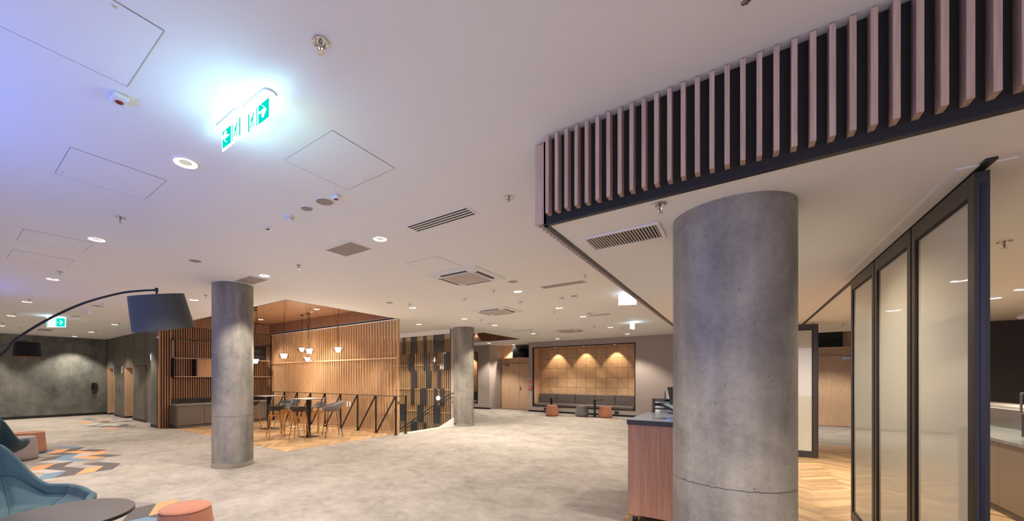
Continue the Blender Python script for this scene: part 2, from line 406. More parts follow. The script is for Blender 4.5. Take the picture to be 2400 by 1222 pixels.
def herringbone(name, x0, x1, y0, y1, L_=0.62, W_=0.105, rot=R(45), z=0.0, tones=(0.52, 0.92)):
    me_v = []; me_f = []; uvs = []; tn = []
    cx, cy = (x0 + x1) / 2, (y0 + y1) / 2; rad = math.hypot(x1 - x0, y1 - y0) / 2 + 1
    n = int(round(L_ / W_)); L_ = n * W_
    ca, sa = math.cos(rot), math.sin(rot)
    steps = int(rad * 2 / W_) + 2
    g = 0.0012; rr = random.Random(11)
    for i in range(-steps, steps):
        for j in range(-steps // n - 2, steps // n + 3):
            # herringbone: horizontal plank at (i + 2n... )
            bx = (i + j * n) * W_; by = (i - j * n) * W_
            for kind in (0, 1):
                if kind == 0: r_ = (bx, by, bx + L_, by + W_)
                else: r_ = (bx - W_ + 0, by + 0, bx, by + L_)
                mx, my = (r_[0] + r_[2]) / 2, (r_[1] + r_[3]) / 2
                wx, wy = cx + mx * ca - my * sa, cy + mx * sa + my * ca
                if wx < x0 - 0.5 or wx > x1 + 0.5 or wy < y0 - 0.5 or wy > y1 + 0.5: continue
                q = [(r_[0] + g, r_[1] + g), (r_[2] - g, r_[1] + g), (r_[2] - g, r_[3] - g), (r_[0] + g, r_[3] - g)]
                b = len(me_v)
                for px, py in q: me_v.append((cx + px * ca - py * sa, cy + px * sa + py * ca, z))
                me_f.append((b, b + 1, b + 2, b + 3))
                ou, ov = rr.uniform(0, 40), rr.uniform(0, 40)
                if kind == 0: uvs.append([(ou, ov), (ou, ov + L_), (ou + W_, ov + L_), (ou + W_, ov)])
                else: uvs.append([(ou, ov), (ou + W_, ov), (ou + W_, ov + L_), (ou, ov + L_)])
                t = rr.uniform(*tones); tn.append((t, t * rr.uniform(0.94, 1.02), t * rr.uniform(0.86, 1.0)))
    me = D.meshes.new(name); me.from_pydata(me_v, [], me_f)
    me.uv_layers.new(name='UVMap'); me.color_attributes.new('tone', 'FLOAT_COLOR', 'CORNER')
    uvl = me.uv_layers['UVMap']; ca_ = me.color_attributes['tone']
    for p, u_, t in zip(me.polygons, uvs, tn):
        for k, li in enumerate(p.loop_indices):
            uvl.data[li].uv = u_[k]; ca_.data[li].color = (*t, 1)
    bm = bmesh.new(); bm.from_mesh(me)
    for co, no in (((x0, 0, 0), (-1, 0, 0)), ((x1, 0, 0), (1, 0, 0)), ((0, y0, 0), (0, -1, 0)), ((0, y1, 0), (0, 1, 0))):
        bmesh.ops.bisect_plane(bm, geom=bm.verts[:] + bm.edges[:] + bm.faces[:], plane_co=co, plane_no=no, clear_outer=True)
    bm.to_mesh(me); bm.free()
    # dark substrate under the planks closes the joints
    me.materials.append(M['wood_f'])
    o = D.objects.new(name, me); COL.objects.link(o)
    return struct(o)
herringbone('floor', XW, XS, YL, 8.1, z=0.002)
herringbone('floor', XE, 8.0, 2.6, 13.0, z=0.002, tones=(0.42, 0.78))
mb = MB()
mb.box(XW, XS, YL, 8.1, -0.12, -0.001); mb.box(XE, 8.0, 2.6, 13.0, -0.12, -0.001)
struct(mb.build('floor', plain('floor_joint', (96, 66, 42), 0.8)))
mb = MB(); mb.box(-14.9, XS, 8.3, 10.95, -3.4, -3.3); struct(mb.build('floor', M['stone']))
mb = MB(); mb.box(XS, XS + 0.28, 8.15, 10.95, -0.11, 0.006); struct(mb.build('trim_1', M['stone']))      # pale nosing at the stair edge

# ceiling with the two raised recesses
RC1 = (XW, -7.9, 4.62, 7.97); RC2 = (-12.5, -7.7, 12.43, 15.4)
holes = [RC1, RC2]
mb = MB()
for a, b, c, d in rects(edges(-23, 8, holes, 0), edges(-7, 20, holes, 2), lambda x, y: in_any(x, y, holes)):
    mb.box(a, b, c, d, H, H + 0.05)
struct(mb.build('ceiling', M['ceil']))
for r in holes:
    mb = MB(); x0, x1, y0, y1 = r; zt = 3.71
    mb.box(x0 - .05, x1 + .05, y0 - .05, y1 + .05, zt, zt + 0.05, 0)
    mb.box(x0 - .05, x0, y0, y1, H + 0.05, zt, 1); mb.box(x1, x1 + .05, y0, y1, H + 0.05, zt, 1)
    mb.box(x0 - .05, x1 + .05, y0 - .05, y0, H + 0.05, zt, 1); mb.box(x0 - .05, x1 + .05, y1, y1 + .05, H + 0.05, zt, 1)
    struct(mb.build('ceiling', [M['wood_c'], M['wood_l']]))
    mb = MB(); e = 0.012        # thin black edge profile
    mb.box(x0, x1, y0 - 0.0, y0 + e, H - 0.004, H + 0.02); mb.box(x1 - e, x1, y0, y1, H - 0.004, H + 0.02)
    mb.box(x0, x1, y1 - 0.02, y1, H - 0.006, H + 0.03)
    struct(mb.build('trim_2', M['black']))

# soffit over the wood floor
mb = MB(); mb.box(-1.12, 8.0, 2.68, 13.0, HS, H - 0.001)
struct(mb.build('ceiling_soffit', M['ceil']), 'lowered white ceiling soffit over the wood floor at right', 'soffit')

# left wall and baseboard
mb = MB(); mb.box(XL - 0.2, XL, -7, YL + 1.2, -0.1, H); struct(mb.build('wall_left', M['darkwall']))
mb = MB(); mb.box(XL, XL + 0.02, -7, YL, 0.0, 0.1); struct(mb.build('baseboard_left', M['black']))
# lift wall with openings
def wall_y(name, mat, y0, y1, x0, x1, z0, z1, ops, extra=None):
    """wall slab in the XZ plane between y0 and y1, ops = (x0,x1,z0,z1) openings"""
    m_ = MB(); xs = {x0, x1}; zs = {z0, z1}
    for o_ in ops: xs |= {o_[0], o_[1]}; zs |= {o_[2], o_[3]}
    xs = sorted(q for q in xs if x0 <= q <= x1); zs = sorted(q for q in zs if z0 <= q <= z1)
    for a, b in zip(xs, xs[1:]):
        for c, d in zip(zs, zs[1:]):
            if any(o_[0] < (a + b) / 2 < o_[1] and o_[2] < (c + d) / 2 < o_[3] for o_ in ops): continue
            m_.box(a, b, y0, y1, c, d)
    return struct(m_.build(name, mat))
ZL = 2.05
lo = [(-22.2, -21.1, -0.1, ZL), (-19.68, -18.58, -0.1, ZL), (-17.15, -16.05, -0.1, ZL)]
wall_y('wall_lift_side', M['liftwall'], YL, YL + 0.25, XL, -15.4, -0.1, H, lo)
mb = MB(); mb.box(-15.48, XW + 0.02, 4.3, YL + 0.25, -0.1, H); struct(mb.build('wall_pier', M['liftwall']))
mb = MB()
for a, b in ((XL, -22.2), (-21.1, -19.68), (-18.58, -17.15)): mb.box(a, b, YL - 0.015, YL, 0, 0.09)
mb.box(-15.49, XW + 0.02, 4.285, 4.3, 0, 0.09)
struct(mb.build('baseboard_lift_side', M['black']))
mb = MB()                                   # panel joints
for x in (-22.35, -21.1, -19.68, -18.58, -17.25, -16.0): mb.box(x - 0.008, x + 0.008, YL - 0.003, YL, ZL, H)
mb.box(XL, -15.48, YL - 0.003, YL, ZL - 0.006, ZL + 0.008); mb.box(-17.26, -17.24, YL - 0.003, YL, 0.0, ZL)
struct(mb.build('trim_3', M['blackback']))
for k, (a, b, c, d) in enumerate(lo[:2]):   # oak lined lift reveals and steel doors
    mb = MB()
    mb.box(a - 0.0, a + 0.02, YL, YL + 0.85, 0, ZL, 0); mb.box(b - 0.02, b, YL, YL + 0.85, 0, ZL, 0); mb.box(a, b, YL, YL + 0.85, ZL - 0.02, ZL, 0)
    mb.box(a, a + 0.025, YL + 0.01, YL + 0.84, 0, 0.07, 1)
    struct(mb.build('trim_4', [M['wood_v'], M['black']]))
    mb = MB(); mb.box(a, b, YL + 0.85, YL + 0.9, 0, ZL); struct(mb.build('door_%d' % (k + 3), M['steel']))
a, b, c, d = lo[2]
mb = MB(); mb.box(a + 0.05, b - 0.05, YL + 0.05, YL + 0.1, 0, ZL - 0.06); dr = struct(mb.build('door_5', M['greycab']))
mb = MB(); mb.box(a, a + 0.05, YL + 0.02, YL + 0.13, 0, ZL); mb.box(b - 0.05, b, YL + 0.02, YL + 0.13, 0, ZL); mb.box(a, b, YL + 0.02, YL + 0.13, ZL - 0.06, ZL)
mb.build('door_frame', M['greycab'], dr)

# wall behind the bar slats
mb = MB(); mb.box(XW - 0.2, XW - 0.05, 4.7, 11.2, -3.4, 3.8); struct(mb.build('wall_bar_side', M['blackback']))
# stair well walls
mb = MB(); mb.box(-15.0, -7.93, 10.98, 11.25, -3.4, H); struct(mb.build('wall_stairwell', M['blackback']))
mb = MB(); mb.box(-14.9, XS, 10.86, 10.98, 3.16, H); struct(mb.build('trim_5', M['ceil']))
mb = MB(); mb.box(XS, XS + 0.1, 8.3, 10.95, -3.4, -0.12); mb.box(-14.9, XS, 8.2, 8.3, -3.4, -0.12); struct(mb.build('wall_stairwell_front', M['stone']))
mb = MB(); mb.box(-8.05, -7.915, 10.82, 10.98, 0.0, H, 0); mb.box(-8.075, -8.05, 10.81, 10.98, 0, H, 1); mb.box(-7.915, -7.89, 10.81, 10.98, 0, H, 1)
struct(mb.build('trim_6', [M['wallt'], M['black']]))

# niche walls at the back
NX0, NX1, NZ0, NZ1 = -7.93, -3.43, 0.27, 3.06
SX0, SX1 = -14.0, -11.02
wall_y('wall_back', M['wallt'], YB, YB + 0.12, -8.13, 1.40, -0.1, H, [(NX0, NX1, NZ0, NZ1)])
mb = MB(); mb.box(-8.13, -8.01, YB + 0.12, 19.0, -0.1, H); mb.box(1.28, 1.40, YB + 0.12, 19, -0.1, H); struct(mb.build('wall_door_side', M['wallt']))
wall_y('wall_back', M['wallt'], YB, YB + 0.12, -15.0, -10.32, -0.1, H, [(SX0, SX1, NZ0, 2.96)])
mb = MB(); mb.prism([(-10.32, YB), (-10.12, YD), (-10.12, 19), (-10.44, 19), (-10.44, YB + 0.12)], -0.1, H); struct(mb.build('wall_door_side', M['wallt']))
mb = MB(); mb.box(-15.2, -15.0, 11.2, 19, -0.1, H); struct(mb.build('wall_far_corner', M['wallt']))
for a, b, c, d in ((NX0, NX1, NZ0, NZ1), (SX0, SX1, NZ0, 2.96)):
    dep = YB + 0.85
    mb = MB()
    mb.box(a - 0.03, a, YB + 0.02, dep + 0.05, c - .05, d + 0.05, 0); mb.box(b, b + 0.03, YB + 0.02, dep + 0.05, c - .05, d + 0.05, 0)
    mb.box(a, b, YB + 0.02, dep + 0.05, d, d + 0.05, 0); mb.box(a, b, YB + 0.02, dep + 0.05, c - 0.05, c, 0)
    struct(mb.build('wall_niche', M['wood_v']))
    # veneer tiles, each square split along its diagonal with crossed grain
    vs_, fs, uvs, tn = [], [], [], []; nx = int(round((b - a) / 0.45)); tw = (b - a) / nx; th = 0.45; rr = random.Random(5)
    nz = int(math.ceil((d - c) / th))
    for i in range(nx):
        for j in range(nz):
            x0_, x1_ = a + i * tw, a + (i + 1) * tw; z0_, z1_ = c + j * th, min(d, c + (j + 1) * th)
            if z1_ - z0_ < .02: continue
            g = 0.003; P4 = [(x0_ + g, z0_ + g), (x1_ - g, z0_ + g), (x1_ - g, z1_ - g), (x0_ + g, z1_ - g)]
            tris = ((3, 0, 1), (1, 2, 3))
            for t_, tr in enumerate(tris):
                bb = len(vs_); cxx = sum(P4[k][0] for k in tr) / 3; czz = sum(P4[k][1] for k in tr) / 3
                for k in tr:
                    px, pz = P4[k]; px += (cxx - px) * 0.012; pz += (czz - pz) * 0.012
                    vs_.append((px, dep - 0.004 * rr.random(), pz))
                fs.append((bb, bb + 1, bb + 2)); ou = rr.uniform(0, 30)
                hz = (t_ + i + j) % 2
                uvs.append([((P4[k][1], P4[k][0] + ou) if hz else (P4[k][0] + ou, P4[k][1])) for k in tr])
                q = rr.uniform(0.84, 1.06); tn.append((q, q, q))
    me = D.meshes.new('wall_niche_tiles'); me.from_pydata(vs_, [], fs); me.materials.append(M['wood_t'])
    me.uv_layers.new(name='UVMap'); me.color_attributes.new('tone', 'FLOAT_COLOR', 'CORNER')
    uvl = me.uv_layers['UVMap']; ca_ = me.color_attributes['tone']
    for p, u_, t in zip(me.polygons, uvs, tn):
        for k, li in enumerate(p.loop_indices): uvl.data[li].uv = u_[k]; ca_.data[li].color = (*t, 1)
    o = D.objects.new('wall_niche_tiles', me); COL.objects.link(o); struct(o)
    mb = MB(); mb.box(a, b, dep, dep + 0.05, c, d); struct(mb.build('wall_niche_backing', plain('tile_joint', (86, 58, 40), 0.8)))
    mb = MB(); t = 0.035                      # black frame around the opening
    mb.box(a, a + t, YB - 0.012, YB + 0.1, c, d); mb.box(b - t, b, YB - 0.012, YB + 0.1, c, d); mb.box(a, b, YB - 0.012, YB + 0.1, d - t, d); mb.box(a, b, YB - 0.012, YB + 0.1, c, c + t * .6)
    struct(mb.build('trim_7', M['black']))
mb = MB(); mb.box(-8.14, 1.41, YB - 0.02, YB, 0, 0.08); mb.box(-15, -10.31, YB - 0.02, YB, 0, 0.08); mb.box(-10.32, -10.3, YB, YD, 0, 0.08)
struct(mb.build('baseboard_back', M['black']))

# door bays: surround, double door, ledge
def door_bay(x0, x1, n, flip):
    mb = MB(); mb.box(x0, x1, YD + 0.06, YD + 0.16, -0.1, H); struct(mb.build('wall_door', M['wood_v']))
    mb = MB(); mb.box(x0, x1, YD - 0.28, YD + 0.06, 2.58, 2.62); struct(mb.build('trim_8', M['wood_v']))
    xm = 2.0 if flip else (x0 + x1) / 2 + 0.12
    for k, (a, b) in enumerate(((x0 + (0.02 if flip else 0.14), xm - 0.004), (xm + 0.004, x1 - (0.14 if flip else 0.02)))):
        mb = MB(); mb.box(a, b, YD, YD + 0.05, 0.01, 2.34); d_ = struct(mb.build('door_%d' % (n + k), M['wood_v'], bevel=0.002))
        hx = (xm + 0.07) if k else (xm - 0.07)
        if k:
            mb = MB(); mb.box(hx - 0.02, hx + 0.02, YD - 0.015, YD, 0.98, 1.18); mb.box(hx - 0.07, hx + 0.015, YD - 0.06, YD - 0.04, 1.08, 1.10); mb.box(hx - .01, hx + .01, YD - 0.05, YD, 1.08, 1.10)
            mb.build('door_handle', M['steel'], d_)
        if k == (1 if flip else 0):
            ca_x = b - 0.46 if flip else a + 0.1
            mb = MB(); mb.box(ca_x, ca_x + 0.32, YD - 0.06, YD, 2.22, 2.29); mb.build('door_closer', M['steel'], d_)
            mb = MB(); mb.lathe([(0.012, 0), (0.012, 0.006)], n=12, Mx=Matrix.Translation(((a + b) / 2, YD, 1.5)) @ Matrix.Rotation(PI / 2, 4, 'X')); mb.build('peephole', M['steel'], d_)
            for zz in (0.3, 1.7):
                mb = MB(); mb.box(a - 0.02, a, YD - 0.01, YD + 0.02, zz, zz + 0.12); mb.build('hinge', M['steel'], d_)
door_bay(-10.2, -8.13, 1, False)
door_bay(1.40, 3.25, 6, True)
def tv(label, x0, x1, z0, z1, y):
    t = thing('television', label, 'television', ((x0 + x1) / 2, y, z0))
    w2 = (x1 - x0) / 2; h_ = z1 - z0
    mb = MB(); mb.box(-w2, w2, 0, 0.06, 0, h_); mb.build('casing', M['black'], t, bevel=0.004)
    mb = MB(); mb.box(-w2 + 0.02, w2 - 0.02, -0.003, 0, 0.03, h_ - 0.02); mb.build('screen', M['tv'], t)
tv('black wall television above the oak double doors beside the long niche', -9.37, -8.22, 2.622, 3.25, YD - 0.12)
tv('black wall television above the oak door seen right of the big column', 1.54, 2.66, 2.622, 3.17, YD - 0.12)

# walls on the right
mb = MB(); mb.box(3.2, 8.0, 12.4, 12.6, -0.1, HS); struct(mb.build('wall_kitchen_end', M['darkwall2']))
mb = MB(); mb.box(7.9, 8.0, -7, 19, -0.1, H); struct(mb.build('wall_right', M['wallt']))
mb = MB(); mb.box(3.25, 8.0, YD, YD + 0.2, -0.1, H); struct(mb.build('wall_back_right', M['wallt']))
mb = MB(); mb.box(-23, -15.0, 19, 19.2, -0.1, H); struct(mb.build('wall_far', M['wallt']))

# ================================================================== CONCRETE COLUMNS
def column(x, y, zt, label, r=0.34, joint=0.72):
    t = thing('concrete_column', label, 'column', (x, y, 0), group='round concrete columns')
    mb = MB(); mb.lathe([(r, 0.0), (r, zt)], n=72); mb.build('shaft', M['conc'], t, smooth=True)
    mb = MB(); mb.lathe([(r + 0.006, 0.0), (r + 0.006, 0.09), (r, 0.092)], n=72); o = mb.build('base_ring', M['steel'], t, smooth=True); o['label'] = 'brushed steel base ring'
    return t
column(-0.056, 3.26, HS, 'large round concrete column in the right foreground beside the wooden desk')
column(-7.49, 3.33, H, 'round concrete column standing left of the bar stools, with steel base ring')
column(-7.52, 10.85, H, 'far round concrete column at the corner of the stair opening')

# ================================================================== SLATTED SOFFIT CLADDING
t = thing('slat_cladding', 'dark band with pinkish vertical wood slats around the lowered ceiling at upper right', 'cladding', (-1.14, 2.66, HS))
mb = MB(); mb.box(-0.0, 9.03, 0.0, 0.018, 0.0, H - HS - 0.002); mb.box(0.0, 0.018, 0.0, 10.3, 0.0, H - HS - 0.002)
mb.build('backing', M['blackback'], t)
mb = MB(); mb.box(0.0, 9.03, -0.004, 0.03, -0.008, 0.0); mb.box(-0.004, 0.03, 0.0, 10.3, -0.008, 0.0); mb.build('edge_profile', M['black'], t)
mb = MB()
for k in range(75):
    x = 0.04 + 0.0685 * k; mb.box(x, x + 0.023, -0.066, -0.0, 0.052, H - HS - 0.01)
for k in range(145):
    y = 0.0 + 0.0685 * k; mb.box(-0.068, 0.0, y, y + 0.023, 0.012 if k == 0 else 0.016, H - HS - 0.01)
mb.build('slats', M['wood_p'], t)

# ================================================================== BAR AREA
t = thing('slat_wall', 'wall of vertical walnut coloured slats behind the bar shelf', 'slat wall', (XW + 0.025, 4.3, 0))
mb = MB(); mb.box(-0.05, 0.0, 0.0, 3.7, 0.0, 3.70); mb.build('backing', M['blackback'], t)
mb = MB()
for k in range(53):
    y = 0.0 + 0.07 * k; mb.box(0.0, 0.14 if y < .31 else 0.05, y, y + 0.036, 0.0, H - 0.01)
mb.build('slats', M['wood_w'], t)
mb = MB(); mb.box(0.0, 0.03, 0.35, 3.66, H + 0.005, 3.69); mb.build('top_board', M['wood_l'], t)

# wall shelf
XF = XW + 0.40
t = thing('wall_shelf', 'black framed open shelf hung on the slatted bar wall', 'shelf', (XW + 0.05, 4.64, 1.64))
D_ = 0.35; LN = 3.17; b_ = LN / 5; zz = [0.0, 0.60, 1.21]
mb = MB(); e = 0.012
for k in range(6):
    for x in (e, D_ - e): mb.box(x - e, x + e, k * b_ - e, k * b_ + e, 0, zz[2])
for z in zz:
    for x in (e, D_ - e): mb.box(x - e, x + e, -e, LN + e, z - e, z + e)
    for k in range(6): mb.box(0, D_, k * b_ - e, k * b_ + e, z - e, z + e)
mb.build('frame', M['black'], t)
for z in zz[:2]:
    mb = MB(); mb.box(0.0, D_ + 0.003, 0.0, LN, z + 0.002, z + 0.022); mb.build('shelf_board', M['wood_s'], t)
def panel(y0, y1, z0, z1, x0=0.02, x1=D_ - 0.01, mat='bluegrey', nm='divider'):
    mb = MB(); mb.box(x0, x1, y0, y1, z0, z1); mb.build(nm, M[mat], t)
panel(-0.005, 0.015, zz[1] + .02, zz[2] - .02, mat='wood_v', nm='end_panel')
panel(-0.005, 0.015, .02, zz[1] - .02, mat='black', nm='end_panel')
panel(b_ - 0.02, b_ - 0.005, .02, zz[1] - .02, mat='black')
panel(b_ + 0.01, 2 * b_ - 0.01, 0.03, zz[1] - 0.01, D_ - 0.03, D_ - 0.01, 'wood_w', 'cupboard_door')
panel(4 * b_, 4 * b_ + 0.015, .62, zz[2] - .02, mat='black')
panel(4 * b_ + .02, 5 * b_ - 0.01, .63, zz[2] - .02, 0.02, 0.04, 'black', 'back_panel')

# bar cabinet
t = thing('bar_cabinet', 'long grey base cabinet with worktop under the wall shelf', 'cabinet', (XW + 0.05, 4.62, 0))
LC = 3.13
mb = MB(); mb.box(0.0, 0.56, 0.0, LC, 0.09, 0.72); mb.build('carcass', M['greycab'], t, bevel=0.003)
mb = MB(); mb.box(0.02, 0.52, 0.03, LC, 0, 0.09); mb.build('plinth', M['greycab'], t)
mb = MB(); mb.box(0.0, 0.60, -0.02, LC, 0.72, 0.76); mb.build('worktop', M['cabtop'], t, bevel=0.003)
mb = MB(); mb.box(0.0, 0.03, -0.1, LC, 0.0, 0.93); mb.build('splashback', M['black'], t)
for k in range(4):
    y0 = 0.02 + k * 0.775
    mb = MB(); mb.box(0.56, 0.58, y0 + 0.004, y0 + 0.771, 0.095, 0.712); mb.build('door', M['greycab'], t, bevel=0.002)
for k in range(5):
    y0 = 0.35 + k * 0.62
    mb = MB(); mb.box(0.03, 0.04, y0 - .06, y0 + .06, 0.81, 0.88); mb.build('socket', M['blackback'], t)

# slat screen with frame
t = thing('slat_screen', 'tall oak slat screen between bar and stairwell', 'screen', (XW, YSCR, 0))
LS = -7.86 - XW
mb = MB(); k = 0; x = LS - 0.024
while x > 0.1:
    mb.box(x, x + 0.024, 0.0, 0.074, 0.02, H - 0.03); x -= 0.122
mb.build('slats', M['wood_s'], t)
mb = MB(); mb.box(0.1, LS, 0.074, 0.09, 2.165, 2.205); mb.box(0.1, LS, -0.03, 0.0, 2.165, 2.2); mb.build('middle_rail', M['wood_s'], t)
mb = MB(); mb.box(0.1, LS, -0.01, 0.07, 0.0, 0.02); mb.build('bottom_rail', M['wood_s'], t)
mb = MB(); mb.box(0.1, LS, -0.02, 0.08, H - 0.03, H - 0.008); mb.build('top_rail', M['ceil'], t)
mb = MB(); mb.box(LS, LS + 0.02, -0.01, 0.075, 0.0, H - 0.03); mb.build('end_post', M['wood_s'], t)
mb = MB(); mb.box(0.2, LS, 0.07, 0.08, 0.03, 1.15); mb.build('glass_guard', M['clear'], t)

# balustrade in front of the screen
YR = 7.80
t = thing('balustrade', 'black metal balustrade with posts and diagonal braces before the slat screen', 'railing', (-7.72, YR, 0))
nP = 9; sp = 0.815
for k in range(nP):
    mb = MB(); x = -k * sp; mb.box(x - 0.03, x + 0.03, -0.008, 0.008, 0.0, 1.09); mb.box(x - 0.06, x + 0.06, -0.04, 0.04, 0.003, 0.012); mb.build('post', M['black'], t)
    if k < nP - 1:
        mb = MB(); mb.bar((x - 0.03, 0, 1.07), (x - sp + 0.04, 0, 0.03), 0.014, 0.045); mb.build('brace', M['black'], t)
mb = MB(); mb.box(-(nP - 1) * sp, 0.03, -0.025, 0.025, 1.085, 1.10); mb.box(-0.02, 0.03, 0, 0.42, 1.085, 1.10); mb.build('top_rail', M['black'], t)
mb = MB(); mb.box(-0.008, 0.008, 0.37, 0.43, 0, 1.09); mb.box(-0.05, 0.05, 0.34, 0.46, 0.007, 0.016); mb.build('post', M['black'], t)
mb = MB(); mb.box(-(nP - 1) * sp, 0, 0.01, 0.02, 0.06, 0.085); mb.build('bottom_rail', M['wood_s'], t)

# stairs going down inside the well
t = thing('staircase', 'pale stone staircase going down in the stair opening', 'stairs', (XS, 9.3, 0))
mb = MB()
for k in range(19):
    mb.box(-0.29 * (k + 1), -0.29 * k, 0, 1.48, -0.165 * (k + 1) - 0.2, -0.165 * (k + 1))
mb.build('steps', M['stone'], t)
mb = MB(); mb.add([(0, 1.49, 0.0), (-5.5, 1.49, -3.14), (-5.5, 1.49, -2.9), (0, 1.49, 0.26), (0, 1.53, 0.0), (-5.5, 1.53, -3.14), (-5.5, 1.53, -2.9), (0, 1.53, 0.26)],
                  [(0, 1, 2, 3), (4, 7, 6, 5), (0, 4, 5, 1), (3, 2, 6, 7), (0, 3, 7, 4), (1, 5, 6, 2)]); mb.build('stringer', M['ceil'], t)
t = thing('handrail', 'black sloping stair handrail with twin bars along the stair wall', 'handrail', (-7.95, 10.72, 1.08))
sl = -0.585
mb = MB(); mb.tube([(0.15, 0, 0.0), (0, 0, 0), (-5.0, 0, 5.0 * sl)], 0.021); mb.build('rail', M['black'], t, smooth=True)
mb = MB(); mb.tube([(0.0, 0, -0.12), (-5.0, 0, 5.0 * sl - 0.12)], 0.014); mb.build('rail', M['black'], t, smooth=True)
for k in range(4):
    x = -0.5 - k * 1.25; mb = MB(); mb.tube([(x, 0, x * -sl), (x, 0.02, x * -sl - 0.1), (x, 0.1, x * -sl - 0.14)], 0.012); mb.build('bracket', M['black'], t)
t = thing('handrail', 'black sloping stair handrail with twin bars on the near side of the stairs', 'handrail', (-7.95, 9.3, 1.08))
mb = MB(); mb.tube([(-0.6, 0, 0.6 * sl - 0.55), (-5.0, 0, 5.0 * sl - .55)], 0.018); mb.build('rail', M['black'], t, smooth=True)

# decorative wall behind the stairs
t = thing('slat_curtain', 'tall wall of staggered oak slats and blue-grey panels behind the stairs', 'screen', (-8.06, 10.86, 0))
rr = random.Random(21)
tiers = [(3.16, 2.52), (2.52, 1.89), (1.89, 1.23), (1.23, 0.60), (0.60, -0.03), (-0.03, -0.66), (-0.66, -1.4), (-1.4, -2.1), (-2.1, -2.8)]
mb = MB()
for ti, (z1, z0) in enumerate(tiers):
    x = -6.75
    off = rr.uniform(0, 0.05)
    while x < -0.05:
        wd = 0.042; mb.box(x + off, x + off + wd, 0.06, 0.11, z0, z1 - (0.16 if ti == 0 else 0)); x += 0.094
mb.build('slats', M['wood_s'], t)
mb = MB(); mb.box(-6.8, -0.03, 0.07, 0.1, 3.0, 3.16); mb.build('top_band', M['cream'], t)
for z in (2.06, 1.17, 0.35, -0.5):
    mb = MB(); mb.box(-6.8, -0.03, 0.04, 0.09, z, z + 0.045); mb.build('rail', M['wood_s'], t)
X_ = lambda px: -2.60 + (px - 133) / 495 * 2.50
pan = [[(183, 208), (268, 327), (390, 417), (485, 580)], [(243, 298), (390, 450), (485, 515), (583, 628)], [(270, 328), (418, 460), (520, 550)],
       [(270, 300), (360, 420), (487, 515), (550, 582)], [(155, 208), (330, 390), (485, 548)], [(133, 155), (265, 330), (390, 417), (560, 600)]]
for ti, row in enumerate(pan):
    z1, z0 = tiers[ti]
    for a, b in row:
        mb = MB(); mb.box(X_(a), X_(b), 0.02, 0.035, z0, z1); mb.build('blue_grey_panel', M['bluegrey'], t)
for ti in range(6):
    z1, z0 = tiers[ti]
    for k in range(4):
        x0 = -6.6 + k * 0.95 + rr.uniform(0, 0.4); mb = MB(); mb.box(x0, x0 + rr.choice([0.14, 0.28]), 0.02, 0.035, z0, z1); mb.build('blue_grey_panel', M['bluegrey'], t)
mb = MB()
for k in range(17): mb.box(-2.55 + k * 0.152, -2.55 + k * 0.152 + 0.148, 0.0, 0.008, -1.2, 3.16)
mb.build('glass', M['clear'], t)

# ---------------------------------------------------------------- bar furniture
def bar_table(x, y, label):
    t = thing('bar_table', label, 'table', (x, y, 0.003), group='high bar tables')
    mb = MB(); mb.box(-0.35, 0.35, -0.35, 0.35, 1.025, 1.045); o = mb.build('tabletop', M['cabtop'], t, bevel=0.004)
    mb = MB(); mb.box(-0.04, 0.04, -0.04, 0.04, 0.01, 1.025); mb.build('stem', M['black'], t)
    mb = MB(); mb.box(-0.21, 0.21, -0.21, 0.21, 0.0, 0.012); mb.build('base_plate', M['black'], t)
    mb = MB(); mb.box(-0.15, 0.15, -0.15, 0.15, 1.015, 1.025); mb.build('mounting_plate', M['black'], t)
p1 = at(723, 10.6); p2 = at(629.8, 12.3)
bar_table(p1[0], p1[1], 'high bar table nearer the balustrade, grey top, with grey bucket chair beside it')
bar_table(p2[0], p2[1], 'high bar table just right of the concrete column, nearer the grey cabinet')

